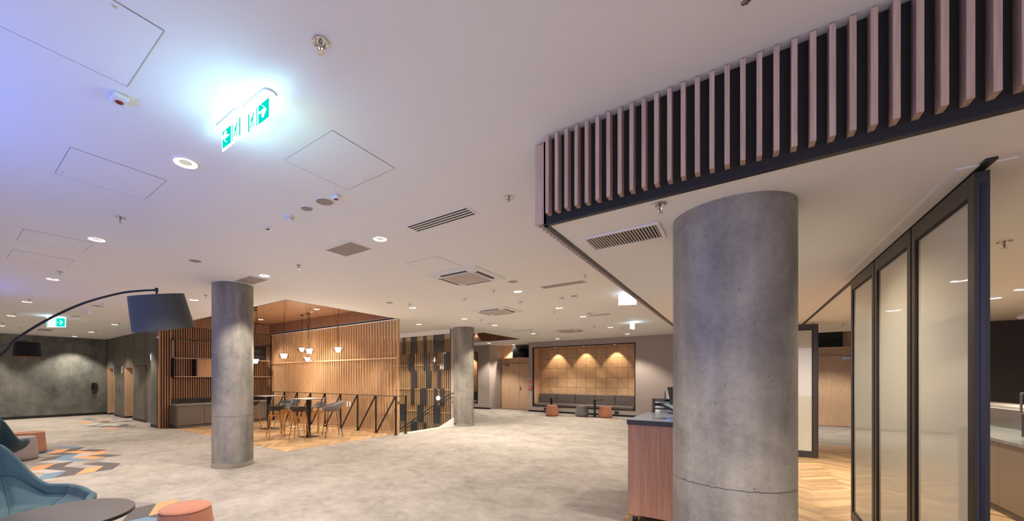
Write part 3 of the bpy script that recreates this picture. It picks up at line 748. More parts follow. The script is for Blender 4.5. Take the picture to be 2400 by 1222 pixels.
def bar_stool_proto(label):
    t = thing('bar_stool', label, 'bar stool', (0, 0, 0.003), group='dark bar stools with oak legs')
    # shell: shallow seat dish with curled low back toward -y
    n, mrad = 48, 12; vs_ = [(0, 0, 0.735)]; fs = []
    for i in range(1, mrad + 1):
        tt = i / mrad
        for k in range(n):
            a = 2 * PI * k / n; ca, sa = math.cos(a), math.sin(a)
            px = 0.215 * tt * math.copysign(abs(ca) ** 0.8, ca); py = 0.195 * tt * math.copysign(abs(sa) ** 0.8, sa)
            q_ = min(1, max(0, (-sa - 0.1) / 0.45)); back = q_ * q_ * (3 - 2 * q_)
            z = 0.735 + 0.012 * tt ** 2 + 0.125 * back * max(0, (tt - 0.68) / 0.32) ** 1.1 - 0.012 * max(0, sa) * tt ** 3 + 0.02 * abs(ca) * tt ** 3
            py -= 0.02 * back * max(0, tt - 0.7) / 0.3
            vs_.append((px, py, z))
    for k in range(n): fs.append((0, 1 + k, 1 + (k + 1) % n))
    for i in range(mrad - 1):
        for k in range(n):
            a = 1 + i * n; fs.append((a + k, a + n + k, a + n + (k + 1) % n, a + (k + 1) % n))
    mb = MB(); mb.add(vs_, fs); mb.build('seat_shell', M['shell'], t, smooth=True, solid=0.012)
    tops = [(0.12, 0.11), (-0.12, 0.11), (-0.12, -0.11), (0.12, -0.11)]; bots = [(0.2, 0.19), (-0.2, 0.19), (-0.2, -0.19), (0.2, -0.19)]
    for (a, b), (c, d) in zip(tops, bots):
        mb = MB(); mb.tube([(c, d, 0), (a, b, 0.725)], [0.012, 0.018], 10); mb.build('leg', M['wood_leg'], t, smooth=True)
    def lp(i, z): f = 1 - z / 0.725; a, b = tops[i]; c, d = bots[i]; return (a + (c - a) * f, b + (d - b) * f, z)
    mb = MB()
    for i in range(4): mb.tube([lp(i, 0.22), lp((i + 1) % 4, 0.22)], 0.007, 8)
    mb.build('footrest', M['chrome'], t, smooth=True)
    mb = MB()
    for i in range(4): mb.tube([lp(i, 0.60), lp((i + 1) % 4, 0.60)], 0.011, 8)
    mb.build('stretcher', M['wood_leg'], t, smooth=True)
    return t
st = [(645.8, 1027.2, 0.6, 'dark bar stool nearest the concrete column in the front cluster, turned sideways'),
      (701.8, 1031.7, 0.05, 'front-most dark bar stool, in front of the bar table stem'),
      (679, 1018.5, -2.5, 'dark bar stool just behind the front two, seat seen between them'),
      (746, 1014, 2.6, 'dark bar stool left of the grey bucket chair, behind the table edge'),
      (664, 1006, 2.9, 'dark bar stool farthest back on the left, its backrest above the others'),
      (686, 1001, 3.1, 'dark bar stool behind the bar table, half hidden near the balustrade'),
      (590, 1006, 1.2, 'dark bar stool half hidden by the right edge of the concrete column')]
proto = None
for u, v, rz, lab in st:
    x, y, _ = on(u, v, 0)
    if proto is None:
        proto = bar_stool_proto(lab); proto.location = (x, y, 0.003); proto.rotation_euler = (0, 0, YAW + rz)
    else: dup(proto, (x, y, 0.003), YAW + rz, lab)

# bucket bar chair
x, y, _ = on(779, 1024.5, 0)
t = thing('bucket_bar_chair', 'grey upholstered bucket bar chair on thin black wire legs', 'bar chair', (x, y, 0.003), YAW + R(118))
n, mrad = 32, 9; vs_ = [(0, 0, 0.70)]; fs = []
for i in range(1, mrad + 1):
    tt = i / mrad
    for k in range(n):
        a = 2 * PI * k / n; ca, sa = math.cos(a), math.sin(a)
        rim = 0.10 + 0.16 * (0.5 - 0.5 * sa) ** 1.2
        rise = max(0, (tt - 0.45) / 0.55) ** 1.3
        rad = 0.19 + 0.07 * tt
        vs_.append((rad * ca * min(1, tt * 1.35) * 1.05, rad * sa * min(1, tt * 1.35) - 0.03 * rise * (1 - sa) / 2, 0.70 + 0.02 * tt + rim * rise * (1 if sa < 0.75 else 1 - (sa - 0.75) * 2.6)))
for k in range(n): fs.append((0, 1 + k, 1 + (k + 1) % n))
for i in range(mrad - 1):
    for k in range(n):
        a = 1 + i * n; fs.append((a + k, a + n + k, a + n + (k + 1) % n, a + (k + 1) % n))
mb = MB(); mb.add(vs_, fs); mb.build('seat_shell', fabric('pale_grey_felt', (150, 146, 142)), t, smooth=True, solid=0.03)
tops = [(0.15, 0.13), (-0.15, 0.13), (-0.15, -0.13), (0.15, -0.13)]; bots = [(0.24, 0.23), (-0.24, 0.23), (-0.24, -0.23), (0.24, -0.23)]
for (a, b), (c, d) in zip(tops, bots):
    mb = MB(); mb.tube([(c, d, 0), (a, b, 0.78)], 0.008, 8); mb.build('leg', M['black'], t, smooth=True)
mb = MB()
for i in range(4):
    f = 1 - 0.3 / 0.78; a, b = tops[i], bots[i]; c, d = tops[(i + 1) % 4], bots[(i + 1) % 4]
    mb.tube([(a[0] + (b[0] - a[0]) * f, a[1] + (b[1] - a[1]) * f, 0.3), (c[0] + (d[0] - c[0]) * f, c[1] + (d[1] - c[1]) * f, 0.3)], 0.006, 8)
mb.build('footrest', M['black'], t, smooth=True)

# pendants
def pendant_proto(zc, label):
    t = thing('pendant_lamp', label, 'pendant lamp', group='smoked glass pendant lamps over the bar tables')
    mb = MB(); pr = [(0.03, 0.075), (0.08, 0.07), (0.125, 0.045), (0.145, 0.0), (0.125, -0.045), (0.085, -0.07), (0.06, -0.072)]
    mb.lathe(pr, n=32, cap=False); mb.build('glass_shade', M['smoke'], t, smooth=True)
    mb = MB(); mb.lathe([(0.02, 0.05), (0.085, 0.045), (0.09, 0.02), (0.055, 0.006), (0.055, -0.006), (0.07, -0.016), (0.064, -0.042), (0.015, -0.048)], n=24)
    mb.build('diffuser', M['bulb'], t, smooth=True)
    l = D.lights.new('pendant_light', 'POINT'); l.energy = 26; l.color = (1, 0.82, 0.62); l.shadow_soft_size = 0.09
    lo_ = D.objects.new('pendant_light', l); COL.objects.link(lo_); lo_.parent = t; lo_.location = (0, 0, -0.11)
    return t
pl = [(665.5, 10.2, 2.19, (0.12, -0.1), 'smoked glass pendant lamp, largest and leftmost clear of the column'),
      (707.5, 12.9, 2.557, (0.0, 0.0), 'small far pendant lamp, left one of the overlapping pair'),
      (725, 10.5, 2.34, (-0.1, 0.2), 'pendant lamp with grey cords, right one of the overlapping pair'),
      (721, 12.6, 2.217, (0.05, 0.05), 'lowest pendant lamp, hanging just beneath the overlapping pair'),
      (792.4, 10.0, 2.34, (-0.35, 0.25), 'rightmost pendant lamp in front of the oak slat screen'),
      (598.7, 11.5, 2.11, (0.1, -0.1), 'pendant lamp partly hidden by the concrete column')]
proto = None
for u, d, z, off, lab in pl:
    x, y, _ = at(u, d)
    if proto is None: o = proto = pendant_proto(z, lab)
    else: o = dup(proto, label=lab)
    o.location = (x, y, z)
    top = 3.71 - z
    mb = MB(); mb.lathe([(0.05, top - 0.03), (0.055, top)], n=20); mb.build('canopy', M['black'], o)
    mb = MB(); mb.tube([(0, 0, 0.07), (0, 0, top - 0.02)], 0.0026, 6)
    if off != (0, 0):
        pts = [(0.01, 0, 0.075)]
        for k in range(1, 9):
            f = k / 9; pts.append((off[0] * math.sin(f * PI) * 0.6, off[1] * math.sin(f * PI * 1.4) * 0.6, 0.08 + (top - 0.12) * f))
        pts.append((0.02, 0, top - 0.02)); mb.tube(pts, 0.004, 6)
    mb.build('cord', M['black'], o)
t = thing('globe_lamp', 'small glowing globe lamp low behind the slat screen', 'lamp', at(816.5, 13.1, 0.0)); t.location[2] = -3.3
mb = MB(); mb.lathe([(0.09, 0.0), (0.09, 0.02), (0.012, 0.03), (0.012, 3.95)], n=16); mb.build('stand', M['black'], t)
mb = MB(); mb.lathe([(0.01, 3.93), (0.07, 3.96), (0.1, 4.03), (0.07, 4.10), (0.01, 4.13)], n=20); mb.build('globe', M['bulb'], t, smooth=True)

# ================================================================== SEATING IN THE NICHES
def bench(x0, x1, nb, ns, label, yb=YB + 0.85):
    t = thing('banquette', label, 'bench', (x0, YB + 0.03, NZ0), group='charcoal banquettes in the wall niches')
    ln = x1 - x0
    w_ = (ln - 0.12) / ns
    for k in range(ns):
        mb = MB(); mb.box(0.04 + k * w_, 0.04 + (k + 1) * w_ - 0.006, 0.0, 0.62, 0.0 + .01, 0.15); mb.build('seat_cushion', M['leather'], t, bevel=0.035, seg=4)
    w_ = (ln - 0.12) / nb
    for k in range(nb):
        mb = MB(); mb.box(0.06 + k * w_, 0.06 + (k + 1) * w_ - 0.012, 0.60, 0.80, 0.13, 0.59)
        mb.build('back_cushion', M['leather'], t, bevel=0.03, seg=4)
    return t
bench(NX0, NX1, 5, 4, 'long charcoal banquette with five back cushions in the wide wooden niche')
bench(SX0, SX1, 3, 2, 'charcoal banquette in the narrow niche behind the far column')

def pouf_proto(mat, label, rb=0.255, rt=0.20, h=0.45):
    t = thing('pouf', label, 'pouf')
    pr = [(rb * 0.86, 0.0), (rb * 0.95, 0.012), (rb, 0.05), (rb * 0.985, 0.12)]
    for k in range(1, 6): f = k / 6; pr.append((rb * 0.985 + (rt - rb * 0.985) * f, 0.12 + (h - 0.16) * f))
    pr += [(rt, h - 0.03), (rt * 0.975, h - 0.01), (rt * 0.9, h), (0.001, h + 0.006)]
    mb = MB(); mb.lathe(pr, n=48, mi=0); o = mb.build('body', mat, t, smooth=True); o.modifiers.clear()
    mb = MB(); pts = [((rt * 0.985) * math.cos(a * PI / 24), (rt * 0.985) * math.sin(a * PI / 24), h - 0.014) for a in range(49)]
    mb.tube(pts, 0.004, 6); mb.build('seam', mat, t, smooth=True)
    return t
def place(o, x, y, z=0.004, rz=0): o.location = (x, y, z); o.rotation_euler = (0, 0, rz)
pf = pouf_proto(M['terra'], 'terracotta pouf at bottom left beside the round coffee table'); place(pf, *cw(-0.676 * 3.48, 3.48)[:2])
pf = pouf_proto(M['terra2'], 'muted terracotta pouf on the left behind the mauve-grey one', 0.28, 0.25); place(pf, *at(66, 8.25)[:2])
pf = pouf_proto(M['mauve'], 'mauve-grey pouf on the left between the two lounge chairs', 0.28, 0.25); place(pf, *at(42, 7.55)[:2])
o = pouf_proto(M['terra'], 'terracotta pouf below the left cafe table by the long niche', 0.27, 0.225); place(o, *at(1294, 16.5)[:2])
o2 = dup(o, at(1418.5, 15.75, 0.004), 0, 'terracotta pouf right of the right cafe table by the long niche')
o = pouf_proto(M['grey_f'], 'grey pouf between the two terracotta poufs by the long niche', 0.27, 0.225); place(o, *at(1364, 16.2)[:2])

def cafe_table(x, y, label):
    t = thing('cafe_table', label, 'table', (x, y, 0.004), group='round black cafe tables by the niche')
    mb = MB(); mb.lathe([(0.335, 0.70), (0.345, 0.706), (0.345, 0.716), (0.34, 0.72)], n=40); mb.build('tabletop', M['black'], t, smooth=True)
    mb = MB(); mb.box(-0.035, 0.035, -0.035, 0.035, 0.01, 0.70); mb.build('stem', M['black'], t)
    mb = MB(); mb.box(-0.17, 0.17, -0.17, 0.17, 0, 0.01); mb.build('base_plate', M['black'], t)
x, y, _ = at(1292, 17.4); cafe_table(x, y, 'left round black cafe table in front of the long niche')
x, y, _ = at(1394, 16.0); cafe_table(x, y, 'right round black cafe table in front of the long niche')
for x, lab in ((-7.28, 'black double wall socket under the left end of the long niche'), (-4.15, 'black double wall socket under the right part of the long niche'), (-11.5, 'black double wall socket under the narrow niche')):
    t = thing('wall_socket', lab, 'socket', (x, YB - 0.001, 0.12))
    mb = MB(); mb.box(-0.085, 0.085, -0.012, 0, 0, 0.09); mb.build('plate', M['black'], t, bevel=0.003)
    for s in (-0.04, 0.04):
        mb = MB(); mb.box(s - 0.03, s + 0.03, -0.014, -0.011, 0.02, 0.07); mb.build('insert', M['blackback'], t)

# ================================================================== LOUNGE FURNITURE
def lounge_chair(label, m_in, m_out, x, y, rz):
    t = thing('lounge_chair', label, 'armchair', (x, y, 0.004), rz)       # faces local +x
    n, mr = 96, 22; vs_, fs = [(0.02, 0, 0.37)], []
    seams = [R(90), R(270), R(150), R(210), R(52), R(308)]
    for i in range(1, mr + 1):
        tt = i / mr
        for k in range(n):
            a = 2 * PI * k / n; ca, sa = math.cos(a), math.sin(a)
            bk = max(0, -ca); sd = abs(sa)
            rim = 0.03 + 0.12 * (0.5 - 0.5 * math.cos(min(1, max(0, (PI - abs(a - PI)) / R(95))) * PI)) + 0.43 * (0.5 - 0.5 * math.cos(min(1, max(0, ((PI - abs(a - PI)) - R(100)) / R(48))) * PI))
            rise = max(0, (tt - 0.5) / 0.5) ** 1.15
            pl_ = min(1, tt * 1.42)
            rx = 0.50 if ca > 0 else 0.36; ry = 0.42
            e = 0.78
            px = rx * pl_ * math.copysign(abs(ca) ** e, ca); py = ry * pl_ * math.copysign(abs(sa) ** e, sa)
            px -= 0.21 * rise * bk; py *= 1 + 0.08 * rise * sd - 0.16 * rise * bk * sd
            z = 0.37 + rim * rise + 0.035 * (1 - abs(2 * min(1, tt * 1.6) - 1)) - 0.03 * (1 - min(1, tt * 2))
            # quilting: inward pull at the seams
            q = 0
            for s_ in seams:
                dd = abs((a - s_ + PI) % (2 * PI) - PI); q = max(q, math.exp(-(dd / 0.08) ** 2))
            q2 = math.exp(-((tt - 0.50) / 0.03) ** 2) + (0.8 * math.exp(-((tt - 0.75) / 0.028) ** 2) if bk > 0.3 else 0)
            dp = 0.034 * max(q * (1 if tt > 0.15 else 0), min(1, q2))
            nx, ny = (ca, sa) if tt > 0.5 else (0, 0)
            px += dp * nx; py += dp * ny; z -= dp * (0.9 if tt <= 0.55 else 0.25)
            vs_.append((px, py, z))
    for k in range(n): fs.append((0, 1 + k, 1 + (k + 1) % n))
    for i in range(mr - 1):
        for k in range(n):
            a = 1 + i * n; fs.append((a + k, a + n + k, a + n + (k + 1) % n, a + (k + 1) % n))
    sb = MB()
    for s_ in seams:
        k = int(round(s_ / (2 * PI) * n)) % n
        sb.tube([Vector(vs_[1 + (i - 1) * n + k]) + Vector((0, 0, 0.002)) for i in range(5, mr + 1)], 0.0026, 6)
    ri = int(round(0.50 * mr)); sb.tube([Vector(vs_[1 + (ri - 1) * n + k % n]) + Vector((0, 0, 0.002)) for k in range(n + 1)], 0.0026, 6)
    ri = int(round(0.76 * mr)); sb.tube([Vector(vs_[1 + (ri - 1) * n + k]) + Vector((0, 0, 0.002)) for k in range(int(n * .26), int(n * .74) + 1)], 0.0026, 6)
    sb.build('seam', D.materials.get('seam_crease_shade') or plain('seam_crease_shade', (40, 60, 70), 0.9), t, smooth=True)  # darker tubes paint the crease shade along the seams
    # rolled rim then outer shell
    N0 = len(vs_); last = 1 + (mr - 1) * n
    prof = [(0.018, 0.016), (0.045, 0.004), (0.052, -0.03)]
    rim_pts = [vs_[last + k] for k in range(n)]
    for dr, dz in prof:
        for k in range(n):
            a = 2 * PI * k / n; p = rim_pts[k]; vs_.append((p[0] + dr * math.cos(a), p[1] + dr * math.sin(a), p[2] + dz))
    for q in range(len(prof)):
        s0 = last if q == 0 else N0 + (q - 1) * n; s1 = N0 + q * n
        for k in range(n): fs.append((s0 + k, s1 + k, s1 + (k + 1) % n, s0 + (k + 1) % n))
    mb = MB(); mb.add(vs_, fs); mb.build('inner_upholstery', m_in, t, smooth=True).modifiers.clear()
    vs2, fs2 = [], []
    ring0 = [vs_[N0 + 2 * n + k] for k in range(n)]
    rings = 8
    for i in range(rings + 1):
        f = i / rings
        for k in range(n):
            p = ring0[k]; sc_ = 1 - 0.42 * f ** 1.6; zt = p[2]
            vs2.append((p[0] * sc_, p[1] * sc_, zt + (0.27 - zt) * f ** 0.75))
    for i in range(rings):
        for k in range(n): fs2.append((i * n + k, i * n + (k + 1) % n, (i + 1) * n + (k + 1) % n, (i + 1) * n + k))
    fs2.append(tuple(rings * n + k for k in range(n)))
    mb = MB(); mb.add(vs2, fs2); mb.build('outer_shell', m_out, t, smooth=True).modifiers.clear()
    mb = MB(); mb.lathe([(0.03, 0.02), (0.03, 0.29)], n=16); mb.build('stem', M['black'], t, smooth=True)
    for k in range(4):
        a = PI / 4 + k * PI / 2; mb = MB(); mb.bar((0.02 * math.cos(a), 0.02 * math.sin(a), 0.035), (0.33 * math.cos(a), 0.33 * math.sin(a), 0.015), 0.03, 0.04); mb.build('leg', M['black'], t)
    return t
x, y, _ = cw(-3.90, 3.44)
lounge_chair('teal upholstered lounge chair with quilted seams beside the round coffee table', M['teal'], M['navy'], x, y, YAW - R(6))
x, y, _ = cw(-7.88, 6.6)
lounge_chair('dark teal lounge chair seen from behind at the left edge by the poufs', M['dteal'], M['dteal'], x, y, YAW + R(125))

x, y, _ = cw(-3.07, 3.125)
t = thing('coffee_table', 'round dark coffee table in the bottom left foreground', 'table', (x, y, 0.004))
mb = MB(); mb.lathe([(0.43, 0.497), (0.001, 0.4975)], n=96, cap=False); mb.build('tabletop', [M['tabletop']], t, smooth=True)
mb = MB(); mb.lathe([(0.40, 0.466), (0.431, 0.470), (0.432, 0.492), (0.430, 0.497)], n=96); mb.build('edge', [M['black']], t, smooth=True)
mb = MB(); mb.lathe([(0.03, 0.012), (0.03, 0.478)], n=20); mb.build('stem', M['black'], t, smooth=True)
mb = MB(); mb.lathe([(0.24, 0.0), (0.24, 0.010), (0.03, 0.016)], n=48); mb.build('base_plate', M['black'], t, smooth=True)

# arc floor lamps
def arc_lamp(label, pts, base, shade_c, rot, rt, rb, hh, rad=0.014, cloth='shade'):
    t = thing('arc_floor_lamp', label, 'floor lamp', base)
    B = Vector(base)
    mb = MB(); mb.lathe([(0.2, 0), (0.2, 0.02), (0.18, 0.03), (0.02, 0.035)], n=40); mb.build('base', M['black'], t, smooth=True)
    P_ = [Vector(p) - B for p in pts]
    # Catmull-Rom smoothing
    sm = []
    for i in range(len(P_) - 1):
        p0 = P_[max(0, i - 1)]; p1_, p2_ = P_[i], P_[i + 1]; p3 = P_[min(len(P_) - 1, i + 2)]
        for k in range(8):
            f = k / 8; sm.append(0.5 * ((2 * p1_) + (p2_ - p0) * f + (2 * p0 - 5 * p1_ + 4 * p2_ - p3) * f * f + (3 * p1_ - p0 - 3 * p2_ + p3) * f ** 3))
    sm.append(P_[-1])
    nn = len(sm); mb = MB(); mb.tube(sm, [rad * (1.25 - 0.55 * i / nn) for i in range(nn)], 12); mb.build('arc_arm', M['black'], t, smooth=True)
    S = Vector(shade_c) - B
    Mx = Matrix.Translation(S) @ rot
    mb = MB(); mb.lathe([(rb, -hh / 2), (rt, hh / 2)], n=64, cap=False, Mx=Mx); o = mb.build('lamp_shade', [M[cloth]], t, smooth=True, solid=0.004)
    mb = MB(); mb.lathe([(rt - 0.004, hh / 2 - 0.02), (rt - 0.004, hh / 2 - 0.016)], n=48, Mx=Mx); mb.build('shade_top_disc', M['shade'], t)
    mb = MB(); mb.lathe([(rb - 0.006, -hh / 2 + 0.004), (rt - 0.006, hh / 2 - 0.03)], n=64, cap=False, Mx=Mx); mb.build('shade_lining', M['shade_in'], t, smooth=True)
    top = Mx @ Vector((0, 0, hh / 2 - 0.02)); mb = MB(); mb.tube([sm[-1], top], 0.009, 10); mb.lathe([(0.016, -0.02), (0.016, 0.02)], c=tuple(sm[-1]), n=14)
    mb.build('joint', M['black'], t, smooth=True)
    bot = Mx @ Vector((-rb * 0.30, 0, -hh / 2 - 0.06)); b2 = Mx @ Vector((-rb * 0.30, 0, -hh / 2 + 0.1)); mb = MB(); mb.tube([b2, bot], 0.003, 6); mb.lathe([(0.009, -0.025), (0.012, 0.0), (0.007, 0.012)], c=tuple(bot), n=12)
    mb.build('pull_switch', M['steel'], t, smooth=True)
    return t
def cp(u, v, d): s = (u - CX) / FPX; z = EYE + (CY - v) * d / FPX; return cw(s * d, d, z)
d0 = 4.2
pts = [cw(-5.72, 4.05, 0.03), cw(-5.66, 4.06, 0.7), cw(-5.42, 4.08, 1.3), cp(0, 834, d0), cp(36, 797, d0), cp(111, 750, d0), cp(195, 711.5, d0), cp(278, 688.5, d0), cp(330, 682, d0), cp(367, 680, d0)]
rv = Vector((CS, SN, 0)); fv = Vector((-SN, CS, 0))
rot = (Matrix.Rotation(-R(4.5), 4, fv) @ Matrix.Rotation(R(12), 4, rv) @ Matrix.Rotation(YAW, 4, 'Z'))
arc_lamp('large black arc floor lamp reaching in from the left foreground', pts, cw(-5.72, 4.05, 0.004), cp(376, 733, d0), rot, 0.248, 0.283, 0.37)
d0 = 10.1
pts = [cw(-13.4, 10.1, 0.03), cw(-13.3, 10.1, 1.0), cw(-12.9, 10.1, 1.8), cw(-12.3, 10.1, 2.25), cp(0, 811, d0), cp(30, 802, d0), cp(61, 798, d0)]
rot = (Matrix.Rotation(-R(1.0), 4, fv) @ Matrix.Rotation(YAW, 4, 'Z'))
arc_lamp('small black arc floor lamp farther back near the dark left wall', pts, cw(-13.4, 10.1, 0.004), cp(64.5, 820, d0), rot, 0.245, 0.275, 0.37, cloth='shade_dark')

# ================================================================== DESK
DX0, DX1, DY0, DY1, DZ = -1.01, 0.28, 4.62, 6.21, 1.14
t = thing('service_desk', 'wooden service desk on castors with grey top behind the big column', 'desk', ((DX0 + DX1) / 2, (DY0 + DY1) / 2, 0.003))
hx, hy = (DX1 - DX0) / 2, (DY1 - DY0) / 2
mb = MB(); mb.box(-hx + 0.01, hx - .01, -hy + 0.01, -hy + 0.03, 0.1, DZ - 0.055); mb.build('side_panel', M['wood_d'], t)
mb = MB(); mb.box(-hx + 0.01, -hx + 0.03, -hy + 0.03, hy - .01, 0.1, DZ - 0.055); mb.build('front_panel', M['wood_d'], t)
mb = MB(); mb.box(-hx + .03, hx - 0.03, hy - 0.03, hy - 0.01, 0.1, DZ - 0.055); mb.build('side_panel', M['wood_d'], t)
mb = MB(); mb.box(-hx + .03, hx - 0.03, -hy + 0.03, hy - 0.03, 0.1, 0.13); mb.build('bottom_board', M['blackback'], t)
mb = MB(); mb.box(-hx, hx, -hy, hy, DZ - 0.055, DZ - 0.003); o = mb.build('desk_edge', plain('dark_desk_edge', (62, 60, 64), 0.5), t, bevel=0.002)
mb = MB(); mb.box(-hx, hx, -hy, hy, DZ - 0.003, DZ); mb.build('desk_top', [M['dtop']], t)
for sx, sy in ((-1, -1), (1, -1), (-1, 1), (1, 1)):
    cx_, cy_ = sx * (hx - 0.07), sy * (hy - 0.08)
    mb = MB(); mb.box(cx_ - 0.03, cx_ + 0.03, cy_ - 0.03, cy_ + 0.03, 0.085, 0.1); mb.box(cx_ - 0.022, cx_ + 0.022, cy_ - 0.02, cy_ + 0.02, 0.06, 0.086); c_ = mb.build('castor', M['chrome'], t)
    mb = MB(); mb.lathe([(0.012, -0.02), (0.036, -0.02), (0.036, 0.02), (0.012, 0.02)], n=24, Mx=Matrix.Translation((cx_, cy_, 0.036)) @ Matrix.Rotation(PI / 2, 4, 'Y')); mb.build('wheel', M['black'], c_, smooth=True)
# document tray
x, y, _ = on(1556, 966, DZ)
t = thing('document_tray', 'black and cream two-tier document tray on the service desk', 'tray', (x, y, DZ + 0.001), YAW * 0.4)
mb = MB(); mb.box(-0.13, -0.12, -0.14, 0.14, 0, 0.17); mb.box(0.12, 0.13, -0.14, 0.14, 0, 0.17); mb.build('side_plate', M['black'], t)
mb = MB(); mb.box(-0.12, 0.12, -0.14, 0.14, 0.0, 0.04); mb.build('base', M['paper'], t, bevel=0.004)
mb = MB(); mb.box(-0.12, 0.12, -0.14, 0.14, 0.065, 0.085); mb.build('shelf', M['paper'], t, bevel=0.003)
mb = MB(); mb.box(-0.12, 0.12, -0.10, 0.14, 0.09, 0.12); mb.build('drawer', M['black'], t)
mb = MB(); mb.box(-0.12, 0.12, -0.12, 0.14, 0.125, 0.145); mb.build('shelf', M['paper'], t, bevel=0.003)
mb = MB(); mb.box(-0.13, 0.13, -0.14, 0.14, 0.165, 0.175); mb.build('lid', M['black'], t)
# tablet terminal
t = thing('tablet_terminal', 'tilted black tablet terminal with teal screen on the service desk', 'tablet', on(1583, 984, DZ)); t.rotation_euler = (0, 0, R(-10)); t.location[2] += 0.001
mb = MB(); mb.box(-0.07, 0.07, -0.06, 0.06, 0, 0.01); mb.bar((0, 0.02, 0.01), (0, -0.0, 0.085), 0.05, 0.02); mb.build('stand', M['steel'], t)
Mx = Matrix.Translation((0.02, -0.01, 0.10)) @ Matrix.Rotation(R(26), 4, 'Y')
mb = MB(); mb.box(-0.15, 0.15, -0.1, 0.1, -0.012, 0.012, 0, Mx); mb.build('casing', M['black'], t, bevel=0.01)
mb = MB(); mb.box(-0.13, 0.13, -0.085, 0.085, 0.012, 0.014, 0, Mx); mb.build('screen', M['screen'], t)
t = thing('monitor', 'black monitor seen edge-on on the service desk against the column', 'monitor', at(1592, 4.97, DZ + 0.001)); t.rotation_euler = (0, 0, YAW + R(12))
mb = MB(); mb.box(-0.1, 0.1, -0.08, 0.08, 0, 0.012); mb.bar((0, 0.02, 0.01), (0, 0.03, 0.14), 0.05, 0.02); mb.build('stand', M['black'], t)
Mx = Matrix.Translation((0, 0, 0.21)) @ Matrix.Rotation(R(-14), 4, 'X'); mb = MB(); mb.box(-0.14, 0.14, -0.015, 0.015, -0.13, 0.14, 0, Mx); mb.build('casing', M['black'], t, bevel=0.005)
mb = MB(); mb.box(-0.13, 0.13, -0.017, -0.015, -0.12, 0.13, 0, Mx); mb.build('screen', M['tv'], t)
t = thing('computer_unit', 'upright cream and grey box unit at the back of the service desk', 'computer', at(1572, 5.36, DZ + 0.001)); t.rotation_euler = (0, 0, YAW + R(8))
mb = MB(); mb.box(-0.06, -0.035, -0.02, 0.02, 0, 0.29); mb.build('front_cover', M['paper'], t, bevel=0.003)
mb = MB(); mb.box(-0.035, 0.07, -0.015, 0.08, 0, 0.28); mb.build('casing', M['greycab'], t, bevel=0.003)

# ================================================================== GLASS PARTITION
XP = 0.98
def glass_panel(label, x, y, rz, wd=0.935, z0=0.012, z1=HS - 0.03):
    t = thing('partition_panel', label, 'partition', (x, y, 0.003), rz, 'bronze framed frosted glass partition panels')
    # local: runs along +y, thickness 0.05 in x
    th = 0.05; sw = 0.065; rt = 0.105
    for a, b in ((0, sw), (wd - sw, wd)):
        mb = MB(); mb.box(0, th, a, b, z0, z1); mb.build('stile', M['bronze'], t, bevel=0.002)
    mb = MB(); mb.box(0, th, sw, wd - sw, z1 - rt, z1); mb.build('rail', M['bronze'], t, bevel=0.002)
    mb = MB(); mb.box(0, th, sw, wd - sw, z0, z0 + rt); mb.build('rail', M['bronze'], t, bevel=0.002)
    mb = MB(); mb.box(0.014, 0.036, sw, wd - sw, z0 + rt, z1 - rt); mb.build('glass_pane', M['frost'], t)
    g = 0.014; mb = MB()
    mb.box(0.004, 0.014, sw, sw + g, z0 + rt, z1 - rt); mb.box(0.004, 0.014, wd - sw - g, wd - sw, z0 + rt, z1 - rt)
    mb.box(0.004, 0.014, sw, wd - sw, z1 - rt - g, z1 - rt); mb.box(0.004, 0.014, sw, wd - sw, z0 + rt, z0 + rt + g); mb.build('gasket', M['blackback'], t)
    return t
g1 = glass_panel('frosted glass partition panel nearest the camera at right', XP, 3.31, 0)
mb = MB(); mb.box(0.0, 0.05, -0.012, 0.0, 0.012, HS - 0.03); o = mb.build('end_profile', M['black'], g1); 
mb = MB(); mb.box(0.018, 0.034, -0.016, -0.011, 0.012, HS - 0.09); o = mb.build('edge_seal', M['purple'], g1); o['label'] = 'edge seal with painted blue light tint'
dup(g1, (XP, 4.28, 0.003), 0, 'frosted glass partition panel in the middle of the three at right')
dup(g1, (XP, 5.25, 0.003), 0, 'frosted glass partition panel third from the camera, beside the opening')
dup(g1, (1.21, 10.58, 0.003), PI / 2, 'frosted glass partition panel turned crosswise far behind the big column')
t = thing('partition_track', 'slim black sliding track in the lowered ceiling above the glass partition', 'track', (XP + 0.025, 3.2, HS))
mb = MB(); mb.box(-0.02, 0.02, 0, 9.6, -0.014, -0.001); mb.build('channel', M['black'], t)
mb = MB(); mb.box(-0.10, -0.02, 0.06, 9.6, -0.008, -0.001); mb.box(0.02, 0.10, 0.06, 9.6, -0.008, -0.001); mb.build('cover_strip', M['ceil'], t)

# ================================================================== KITCHEN COUNTER
t = thing('kitchen_counter', 'long grey kitchen counter with marble top behind the glass partition', 'counter', (2.42, 3.4, 0.003))
mb = MB(); mb.box(0.03, 0.66, 0, 8.8, 0.08, 0.84); mb.build('carcass', M['greycab'], t)
mb = MB(); mb.box(0.07, 0.6, 0, 8.8, 0, 0.08); mb.build('plinth', M['greycab'], t)
mb = MB(); mb.box(-0.01, 0.66, -0.02, 8.82, 0.84, 0.88); mb.build('worktop', [concrete('grey_marble', (118, 118, 114), (66, 68, 68), (2, 6, 3), False, 0.12, 0.6)], t, bevel=0.002)
for k in range(14):
    mb = MB(); mb.box(0.012, 0.03, k * 0.6 + 0.003, k * 0.6 + 0.597, 0.085, 0.832); mb.build('door', plain('taupe_door', (102, 90, 79), 0.5) if k == 0 else D.materials['taupe_door'], t, bevel=0.002)
mb = MB(); mb.box(0.66, 0.70, 0, 8.8, 0, 1.16); mb.build('upstand', M['steel'], t)
